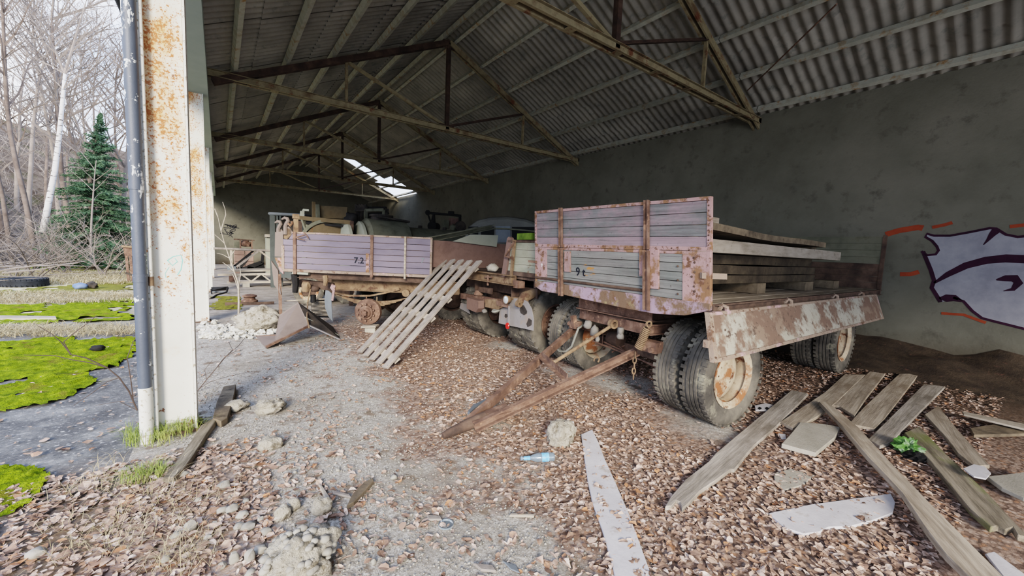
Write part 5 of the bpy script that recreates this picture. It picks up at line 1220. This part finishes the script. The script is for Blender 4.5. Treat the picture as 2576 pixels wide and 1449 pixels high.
# the biggest leaves are things of their own
protos = []
for k in range(14):
    q = MB(); put_leaf(q, 0, 0, 1.0, .0, .12); q.tone = 0
    tn = random.choice((.2,.35,.45,.55,.65,.9,.95,1.0)); q.t = [tn]*len(q.t); protos.append(mkmesh('fallen_leaf', q, m_leaf, False))
n_ = 0
while n_ < 260:
    left = random.random() < .42
    if left: x_, y_ = random.uniform(-1.25,.35), random.uniform(1.7,3.7)
    else: x_, y_ = random.uniform(.3,4.6), random.uniform(.5,4.6)
    s = visible(x_, y_, 0, -10)
    if not s or random.random() > dens(x_, y_)+.05 or (left and random.random() > .7): continue
    o = bpy.data.objects.new('fallen_leaf', random.choice(protos)); C.objects.link(o)
    L = random.uniform(.06,.10) if left else random.uniform(.055,.085)
    o.location = (x_, y_, .006); o.scale = (L,L,L); o.rotation_euler = (random.uniform(-.2,.2), random.uniform(-.2,.2), random.uniform(0,6.28))
    setp(o, 'large dry leaf lying loose on the ground by the open side' if left else 'large curled dry leaf standing out on the leaf litter inside', 'leaf', 'large leaves by the open side' if left else 'large leaves on the litter'); n_ += 1

# loose gravel
random.seed(123); mb = MB(); n_ = 0
while n_ < 7000:
    x_, y_ = random.uniform(-.3,2.6), random.uniform(1.0,6.0); s = visible(x_, y_)
    if not s or random.random() > min(1, (2.2/s[2])**1.5) or random.random() < dens(x_, y_)*.75: continue
    a = random.choice((.003,.004,.005,.007,.010)); P = [V((x_+dx*a*random.uniform(.6,1.3), y_+dy*a*random.uniform(.6,1.3), max(0,a*.4+dz*a*random.uniform(.5,.9)))) for dx, dy, dz in ((1,0,0),(0,1,0),(-1,0,0),(0,-1,0),(0,0,1),(0,0,-1))]
    mb.tone = random.uniform(-.35,.35); mb.add(P, [(0,1,4),(1,2,4),(2,3,4),(3,0,4),(1,0,5),(2,1,5),(3,2,5),(0,3,5)]); n_ += 1
solo('gravel', mb, m_pebble, 'fine loose gravel stones over the bare floor of the shed', 'gravel', kind='stuff', origin=(1,3,0))
# ================================================================== outside
random.seed(17)
t = NT('moss'); 
mc = t.ramp(t.noise(9,8,.7), [(.28,(58,74,8)),(.42,(100,122,12)),(.56,(134,156,24)),(.72,(170,182,64))])
mc = t.mix(t.mask(t.noise(48,5,.7), .55, .66), mc, lin((70,76,12)))
mc = t.mix(t.mask(t.noise(3,6), .56, .66), mc, lin((120,112,44))); 
t.bump(t.noise(70,5), 1.0, .04); m_moss = t.fin(mc, .95, 0, .1)
m_moss2 = mat('olive moss', [(84,84,26),(116,114,36),(140,138,52)], 9, .95, .9, 60, [((128,116,70),4,.56,.66)], bd=.03)
def inside(p, poly):
    c = False; j = len(poly)-1
    for i in range(len(poly)):
        a, b = poly[i], poly[j]
        if (a.y > p[1]) != (b.y > p[1]) and p[0] < (b.x-a.x)*(p[1]-a.y)/(b.y-a.y)+a.x: c = not c
        j = i
    return c
def moss(px, step, h, label, m=None):
    poly = [G(a, b) for a, b in px]; x0, x1 = min(p.x for p in poly), max(p.x for p in poly); y0, y1 = min(p.y for p in poly), max(p.y for p in poly)
    nx, ny = int((x1-x0)/step)+1, int((y1-y0)/step)+1; idx = {}; mb = MB(); vs = []; fs = []
    def vert(i, j):
        if (i, j) not in idx:
            x_, y_ = x0+i*step, y0+j*step
            z_ = h*(.45+.9*noise.noise(V((x_*5,y_*5,1)))+.8*noise.noise(V((x_*17,y_*17,2))))+random.uniform(-.3,.3)*h
            idx[(i, j)] = len(vs); vs.append((x_+random.uniform(-.3,.3)*step, y_+random.uniform(-.3,.3)*step, max(.004, z_)))
        return idx[(i, j)]
    for i in range(nx):
        for j in range(ny):
            x_, y_ = x0+(i+.5)*step, y0+(j+.5)*step; w = 6*step
            q = (x_+w*noise.noise(V((x_*3,y_*3,7))), y_+w*noise.noise(V((x_*3,y_*3,9))))
            if inside(q, poly) and noise.noise(V((x_*2.5,y_*2.5,4))) > -.42: fs.append((vert(i,j), vert(i+1,j), vert(i+1,j+1), vert(i,j+1)))
    solo('moss_patch', mb.add(vs, fs), m or m_moss, label, 'moss', smooth=True, kind='stuff')
moss([(-60,1180),(40,1162),(105,1180),(128,1215),(95,1262),(40,1300),(-60,1325)], .02, .03, 'bright green moss patch at the left edge, nearest to the camera')
moss([(-60,870),(120,850),(336,850),(336,905),(262,935),(215,985),(110,1022),(-60,1050)], .04, .035, 'wide bright yellow green moss patch left of the nearest column')
moss([(-60,772),(120,765),(336,748),(336,806),(180,812),(-60,820)], .09, .04, 'yellow green moss band farther out in the yard')
moss([(528,748),(600,746),(606,778),(540,782)], .06, .03, 'small moss patch beyond the second column', m_moss2)
moss([(-60,742),(200,716),(336,712),(336,730),(-60,752)], .15, .03, 'thin olive moss band in front of the lying tyre', m_moss2)
# straw and grass
def blades(mb, c, r, n, h, w, lean=.5):
    for _ in range(n):
        a = random.uniform(0,2*PI); d = r*math.sqrt(random.random()); b = V((c[0]+d*math.cos(a), c[1]+d*math.sin(a), 0))
        t_ = random.uniform(0,2*PI); l = random.uniform(.2,1)*lean*h; hh = h*random.uniform(.5,1); e = V((math.cos(t_),math.sin(t_),0)); s = V((-e.y,e.x,0))*w/2
        m = b+e*l*.4+V((0,0,hh*.7)); tp = b+e*l*1.3+V((0,0,hh*random.uniform(.5,1)))
        mb.tone = random.uniform(-.25,.25); mb.add([b-s,b+s,m+s*.8,m-s*.8,tp], [(0,1,2,3),(3,2,4)])
mb = MB()
for c_, r, n_ in ((G(372,1105),.12,120),(G(420,1100),.14,90),(G(470,1085),.08,60)): blades(mb, c_, r*1.2, n_*2, .19, .0035, .8)
solo('grass_tuft', mb, m_grass, 'green grass tuft growing at the foot of the nearest column', 'grass', kind='stuff')
mb = MB(); blades(mb, G(360,1205), .11, 220, .12, .0035, .9)
solo('grass_tuft', mb, m_grass, 'small green grass tuft in the leaves before the nearest column', 'grass', kind='stuff')
mb = MB()
for _ in range(26):
    c_ = G(random.uniform(120,560), random.uniform(1110,1440)); blades(mb, c_, .12, 26, .10, .0022, 1.9)
solo('dry_grass', mb, m_straw, 'thin dry grass blades among the leaves at the lower left', 'grass', kind='stuff')
mb = MB()
for _ in range(900):
    band = random.choice(((0,336,822,846),(0,336,738,764),(0,336,686,716),(0,336,686,716)))
    c_ = G(random.uniform(band[0]-30,band[1]), random.uniform(band[2],band[3])); k = (c_.y)/9; blades(mb, c_, .20*k, 13, .10*k**.6, .007*k, 2.6)
solo('straw_strip', mb, m_straw, 'pale dry straw strips between the moss bands in the yard', 'straw', kind='stuff')
# tyre, ball, box, bin, dark scraps
c_ = G(50,722); k = .72
ty = MB(); tyre(ty, (c_.x,c_.y+.35,.115), (0,0,1), .47, .22, .26, 30, .02)
solo('lying_tyre', ty, m_tyred, 'black tyre lying flat in the straw at the left edge', 'tyre', smooth=35)
g_ = G(203,728); solo('blue_ball', MB().rock((g_.x,g_.y,.085), (.30,.26,.2), 4, .25, 3), m_blueball, 'blue grey plastic lump lying on the moss', 'scrap', smooth=True)
g_ = G(232,727); mb = MB().rock((g_.x,g_.y,.1), (.24,.2,.22), 6, .4, 3); solo('dark_box', mb, m_dark, 'small dark brown lump right of the blue one on the moss', 'scrap', smooth=True)
g_ = G(247,884); solo('dark_stone', MB().rock((g_.x,g_.y,.045), (.15,.09,.09), 9, .3, 3), m_black, 'small black lump on the moss left of the nearest column', 'stone', smooth=True)
g_ = G(334,712); bn_ = thing('rusty_bin', 'rusty brown funnel bin on legs peeking out left of the downpipe', 'bin', (g_.x+.1, g_.y, 0))
bz = lambda px, py: PY(px, py, g_.y)
part('funnel', MB().poly([bz(308,618),bz(352,622),bz(350,645),bz(314,645)], (0,.5,0)), m_rust, bn_); part('rim', MB().bar(bz(306,619), bz(352,623), .08, .06), m_rusto, bn_)
for a_ in (324, 334, 348): part('leg', MB().bar(bz(a_-6,644), bz(a_,708), .07, .07), m_rust, bn_)
part('spout', MB().bar(bz(316,686), bz(334,692), .08, .06), m_dark, bn_)

# hillside
def hill(x_, y_):
    d = max((-6.6-x_)*1.0, (y_-44)*.9); d = d if d > 0 else 0
    d2 = max(0,-6.6-x_)+max(0,y_-44)*.8
    return 16.5*(1-math.exp(-max(0, d2)*.84*min(1, .35+d2/9)/16.5))+(.5*noise.noise(V((x_*.3,y_*.3,0)))+.22*noise.noise(V((x_*.9,y_*.9,3))))*min(1,d2/2)
t = NT('wooded hillside'); 
hc = t.ramp(t.noise(1.1,9,.75), [(.3,(60,50,42)),(.45,(92,80,70)),(.58,(124,112,100)),(.7,(104,90,72))])
hc = t.mix(t.mask(t.noise(.35,6), .55, .68), hc, lin((78,80,52))); t.bump(t.noise(3,8,.75), 1, .25); m_hill = t.fin(hc, .98, 0, .05)
vs = []; fs = []; NX, NY = 64, 90
for i in range(NX+1):
    for j in range(NY+1):
        x_ = -46+i*.82; y_ = 9+j*.75; vs.append((x_, y_, hill(x_, y_)-.03))
for i in range(NX):
    for j in range(NY): fs.append((i*(NY+1)+j, (i+1)*(NY+1)+j, (i+1)*(NY+1)+j+1, i*(NY+1)+j+1))
struct('hillside', MB().add(vs, fs), m_hill, True)
def walk(mb, p, d, L, r, seg, wob, n=4, grav=0):
    pts = [V(p)]; d = V(d).normalized(); rr = [r]
    for i in range(seg):
        d = (d+V((random.uniform(-1,1),random.uniform(-1,1),random.uniform(-1,1)))*wob+V((0,0,grav))).normalized()
        pts.append(pts[-1]+d*L/seg); rr.append(r*(1-.75*(i+1)/seg))
    mb.tube(pts, rr, n, False); return pts, d
def twigs(mb, pts, d, L, r, lev, count, spread=.9, upb=.25):
    for _ in range(count):
        k = random.randint(max(1,len(pts)//4), len(pts)-1); a = random.uniform(0,2*PI)
        s = V((math.cos(a),math.sin(a),random.uniform(-.2,.7)))*spread+V(d)*.6+V((0,0,upb)); l = L*random.uniform(.5,1)
        q, e = walk(mb, pts[k], s, l, r, 5, .16, 3)
        if lev > 0: twigs(mb, q, e, l*.55, r*.45, lev-1, 5 if lev > 1 else 4, spread)
def bare_tree(base, H, r, lean, label, m_t, m_b, lev=2, cnt=12, fork=0, group='bare trees on the hillside', L=.38):
    base = V(base); th = thing('bare_tree', label, 'tree', base, 0, group)
    tr_, br = MB(), MB()
    pts, d = walk(tr_, base-V((0,0,.3)), V(lean)+V((0,0,1)), H, r, 12, .06, 7)
    twigs(br, pts[3:], d, H*L, r*.38, lev, cnt)
    part('trunk', tr_, m_t, th, True); part('branches', br, m_b, th); return th
random.seed(31)
TREES = [(28,26),(66,33),(84,25),(150,36),(186,29),(214,40),(248,34),(286,30),(306,38),(322,27),(8,30),(45,42),(120,44),(262,46),(175,48),(332,44)]
WHO = ['grey bare tree','slim bare tree','pale bare tree','dark bare tree']
PLC = ['nearest the left edge of the photo','just right of the leftmost trunk','left of the white birch, low on the slope','right behind the white birch','between birch and spruce, lower slope','between birch and spruce, higher up','straight above the spruce tip','right of the spruce tip, low on the slope','right of the spruce, far up the slope','close beside the downpipe, low on the slope','at the very left edge, mid slope','high on the slope at the left','high on the slope above the birch fork','far up the slope over the spruce','topmost behind the birch','far up beside the downpipe']
for i, (px, yy) in enumerate(TREES):
    p = PY(px, 560, yy); 
    for _ in range(30):
        z_ = hill(p.x, p.y); 
        break
    bare_tree((p.x,p.y,hill(p.x,p.y)), random.uniform(9,13)*(.8+.01*yy), random.uniform(.09,.15), (random.uniform(-.12,.12),random.uniform(-.1,.1),0), WHO[i % 4]+' '+PLC[i], (m_bark,m_bark2)[i % 2], (m_twig,m_bark2,m_bark)[i % 3], 2, 17)
# birch
th = thing('birch_tree', 'white birch with forked crown leaning right on the slope', 'tree', PY(112,570,24)-V((0,0,.2)))
P_ = lambda a, b: PY(a, b, 24)
tb2 = MB().tube([P_(108,585),P_(122,510),P_(138,430),P_(148,350),P_(154,290),P_(160,225),P_(163,186)], [.11,.10,.09,.08,.07,.06,.05], 10)
part('trunk', tb2, m_birch, th, True)
br = MB(); br.tube([P_(163,186),P_(142,135),P_(122,90)], [.05,.04,.02], 6); br.tube([P_(163,186),P_(180,130),P_(200,60),P_(215,10)], [.055,.045,.03,.02], 6)
for a in (((163,186),(142,135),(122,90)), ((163,186),(180,130),(200,60)), ((154,290),(160,225),(163,186))):
    twigs(br, [P_(*q) for q in a], V((0,0,1)), 2.6, .022, 1, 9, 1.1)
part('branches', br, m_bark2, th)
# spruce
sb_ = PY(238,655,25.5); sb_.z = hill(sb_.x, sb_.y)
sp2 = thing('spruce_tree', 'dense dark green spruce at the foot of the slope left of the downpipe', 'tree', sb_)
tp = PY(252,292,25.5); H_ = tp.z-sb_.z
tm = MB().tube([sb_-V((0,0,.2)), sb_+V((0,0,H_*.6)), tp], [.14,.08,.015], 8); part('trunk', tm, m_bark, sp2, True)
nd = MB()
for i in range(470):
    u = random.random()**.8; z_ = u*H_*.99+.15; R_b = (2.45*(1-u)**1.02+.04)*random.uniform(.5,1.1); a = random.uniform(0,2*PI)
    o_ = V((sb_.x+(tp.x-sb_.x)*u, sb_.y, sb_.z+z_)); e = V((math.cos(a),math.sin(a),-.12+.25*u)); n3 = max(5, int(R_b*20)); side = V((-e.y,e.x,0))
    for k in range(n3):
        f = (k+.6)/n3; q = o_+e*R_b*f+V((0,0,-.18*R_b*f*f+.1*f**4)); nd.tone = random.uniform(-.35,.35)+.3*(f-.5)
        for s in (-1, 1):
            l = (.16+.30*(1-f))*random.uniform(.7,1.3)*(1-.8*u); tip_ = q+(side*s*.8+e*.65).normalized()*l+V((0,0,random.uniform(-.12,.04)))
            w = V((0,0,1)).cross(tip_-q).normalized()*.014+V((0,0,.008)); nd.add([q-w,q+w,tip_+w*.3], [(0,1,2)])
            for jj in range(3):
                q2 = q.lerp(tip_, .2+.28*jj); t3 = q2+V((random.uniform(-1,1),random.uniform(-1,1),random.uniform(-.9,.5)))*(.13-.07*u); w2 = V((0,0,.016)); nd.add([q2-w2,q2+w2,t3], [(0,1,2)])
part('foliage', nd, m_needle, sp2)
for k in range(10): pass
# bare pole in front of the spruce, shrubs
for i, (a, b, c2, d2, yy, lb) in enumerate(((228,655,229,395,24.0,'bare pale dead stem standing in front of the spruce'),)):
    th = thing('dead_stem', lb, 'tree', PY(a,b,yy)); mb = MB(); pts, d = walk(mb, PY(a,b,yy)-V((0,0,.1)), PY(c2,d2,yy)-PY(a,b,yy), (PY(c2,d2,yy)-PY(a,b,yy)).length, .05, 10, .02, 6); part('trunk', mb, m_bark2, th, True)
    br = MB(); twigs(br, pts[4:], d, 1.1, .015, 0, 6); part('branches', br, m_bark2, th)
SH = [(60,640,20,'shrub of thin bare twigs on the bank above the lying tyre'),(110,650,23,'tangled bare shrub left of the spruce foot'),(170,640,22,'bare shrub reaching in front of the spruce'),(270,640,21,'pale arching bare shrub before the spruce, near the downpipe'),(310,600,25,'grey bare shrub right of the spruce'),(20,600,24,'bare shrub on the slope at the left edge')]
for px, py, yy, lb in SH:
    p = PY(px,py,yy); p.z = hill(p.x,p.y); th = thing('bare_shrub', lb, 'shrub', p, 0, 'bare shrubs at the foot of the slope'); mb = MB()
    for _ in range(9):
        a = random.uniform(0,2*PI); pts, d = walk(mb, p+V((random.uniform(-.3,.3),random.uniform(-.3,.3),-.05)), V((math.cos(a)*.7,math.sin(a)*.7,1)), random.uniform(1.4,2.8), .022, 8, .14, 4, -.03); twigs(mb, pts, d, 1.0, .011, 1, 6, 1.0)
    part('stems', mb, m_bark2 if yy % 2 else m_twig, th)
mb = MB()
for _ in range(240):
    x_, y_ = random.uniform(-11,-5.0), random.uniform(17,33); z_ = hill(x_,y_)+random.uniform(0,.5); a = random.uniform(-.5,.5)+(PI if random.random() < .5 else 0)
    walk(mb, (x_,y_,z_), V((math.cos(a),math.sin(a),random.uniform(-.1,.25))), random.uniform(1,3.2), random.uniform(.01,.03), 5, .12, 4)
solo('brushwood', mb, m_bark2, 'tangle of cut grey branches along the foot of the slope', 'brushwood', kind='stuff')
mb = MB()
for _ in range(4200):
    x_ = random.uniform(-26,-6.6); y_ = random.uniform(18,56); z_ = hill(x_,y_)
    mb.tone = random.uniform(-.3,.3); a = random.uniform(0,6.28); mb_l = random.uniform(.5,2.4)
    walk(mb, (x_,y_,z_), V((math.cos(a)*.8,math.sin(a)*.8,random.uniform(.2,1.3))), mb_l, random.uniform(.008,.02), 4, .15, 3)
solo('undergrowth', mb, m_bark2, 'dense leafless undergrowth covering the wooded slope', 'undergrowth', kind='stuff')
# leafless twiggy bush by the near column and the sapling behind the second
bs = thing('twiggy_bush', 'thin dark leafless bush behind the nearest column, twigs showing on both sides', 'shrub', G(400,1030))
mb = MB(); o_ = G(345,1032); yb = o_.y
for path, r in (([(345,1032),(325,985),(300,950),(270,925),(225,912),(180,905),(140,895),(60,893)], .007), ([(270,925),(215,900),(178,892),(155,862),(130,840),(96,820)], .006), ([(178,892),(160,860),(190,835),(225,810),(245,792)], .005), ([(300,950),(270,960),(230,990),(185,1020)], .004), ([(335,1005),(330,960),(320,900),(335,860),(360,830)], .005), ([(345,1032),(300,1010),(240,1020)], .003)):
    mb.tube([PY(a, b, yb) for a, b in path], [r*(1-.7*k/len(path)) for k in range(len(path))], 5)
part('left_twigs', mb, m_twigd, bs)
mb = MB(); yb2 = G(500,985).y
for path, r in (([(496,985),(520,955),(545,925),(570,895),(600,870),(620,845)], .005), ([(545,925),(560,905),(585,880),(575,860)], .004), ([(500,978),(530,960),(580,945),(630,935)], .003), ([(570,895),(590,885),(612,880)], .003), ([(520,955),(515,930),(535,905)], .003)):
    mb.tube([PY(a, b, yb2) for a, b in path], [r*(1-.6*k/len(path)) for k in range(len(path))], 5)
part('right_twigs', mb, m_twigd, bs)
sg = G(600,810); sl = thing('sapling', 'thin pale sapling standing beyond the second column', 'tree', sg)
S_ = lambda a, b: PY(a, b, sg.y)
mb = MB().tube([sg, S_(601,760), S_(600,715), S_(590,685), S_(578,650), S_(565,612), S_(556,580), S_(548,545)], [.02,.019,.017,.014,.011,.009,.007,.004], 7); part('trunk', mb, m_wood, sl, True)
mb = MB()
for path in ([(600,715),(606,690),(603,670)], [(590,685),(575,670),(560,660)], [(578,650),(590,630)], [(565,612),(552,600),(540,590)], [(556,580),(568,540),(566,525),(560,508)], [(548,545),(540,525)], [(600,730),(590,700),(585,690)], [(578,650),(560,640),(545,637)]):
    mb.tube([S_(*q) for q in path], [.009,.007,.005,.004][:len(path)], 5)
part('branches', mb, m_wood, sl)
# ================================================================== light
w = bpy.data.worlds.new('overcast sky'); SC.world = w; w.use_nodes = True; nt = w.node_tree; nt.nodes.clear()
o = nt.nodes.new('ShaderNodeOutputWorld'); bg = nt.nodes.new('ShaderNodeBackground'); nt.links.new(bg.outputs[0], o.inputs[0])
tc = nt.nodes.new('ShaderNodeTexCoord'); sx = nt.nodes.new('ShaderNodeSeparateXYZ'); nt.links.new(tc.outputs['Generated'], sx.inputs[0])
rp = nt.nodes.new('ShaderNodeValToRGB'); nt.links.new(sx.outputs[2], rp.inputs[0])
e = rp.color_ramp.elements; e[0].position = 0; e[0].color = lin((196,214,242)); e[1].position = .6; e[1].color = lin((132,172,236))
ns = nt.nodes.new('ShaderNodeTexNoise'); ns.inputs['Scale'].default_value = 3; ns.inputs['Detail'].default_value = 6; nt.links.new(tc.outputs['Generated'], ns.inputs['Vector'])
r2 = nt.nodes.new('ShaderNodeValToRGB'); nt.links.new(ns.outputs[0], r2.inputs[0]); r2.color_ramp.elements[0].position = .45; r2.color_ramp.elements[1].position = .75
mx = nt.nodes.new('ShaderNodeMix'); mx.data_type = 'RGBA'; nt.links.new(r2.outputs[0], mx.inputs[0]); nt.links.new(rp.outputs[0], mx.inputs[6]); mx.inputs[7].default_value = (1,1,1,1)
nt.links.new(mx.outputs[2], bg.inputs[0]); bg.inputs[1].default_value = 3.0
sun = bpy.data.lights.new('sun', 'SUN'); sun.energy = 5.5; sun.angle = math.radians(18); sun.color = (1,.95,.87)
so = bpy.data.objects.new('sun', sun); C.objects.link(so); so.rotation_euler = V((.45,.75,-.35)).to_track_quat('-Z','Y').to_euler()
SC.cycles.max_bounces = 8; SC.cycles.diffuse_bounces = 5; SC.cycles.use_denoising = True
SC.view_settings.use_white_balance = True; SC.view_settings.white_balance_temperature = 7100; SC.view_settings.white_balance_tint = 12
SC.view_settings.view_transform = 'Filmic'; SC.view_settings.look = 'Medium High Contrast'; SC.view_settings.exposure = 0.5
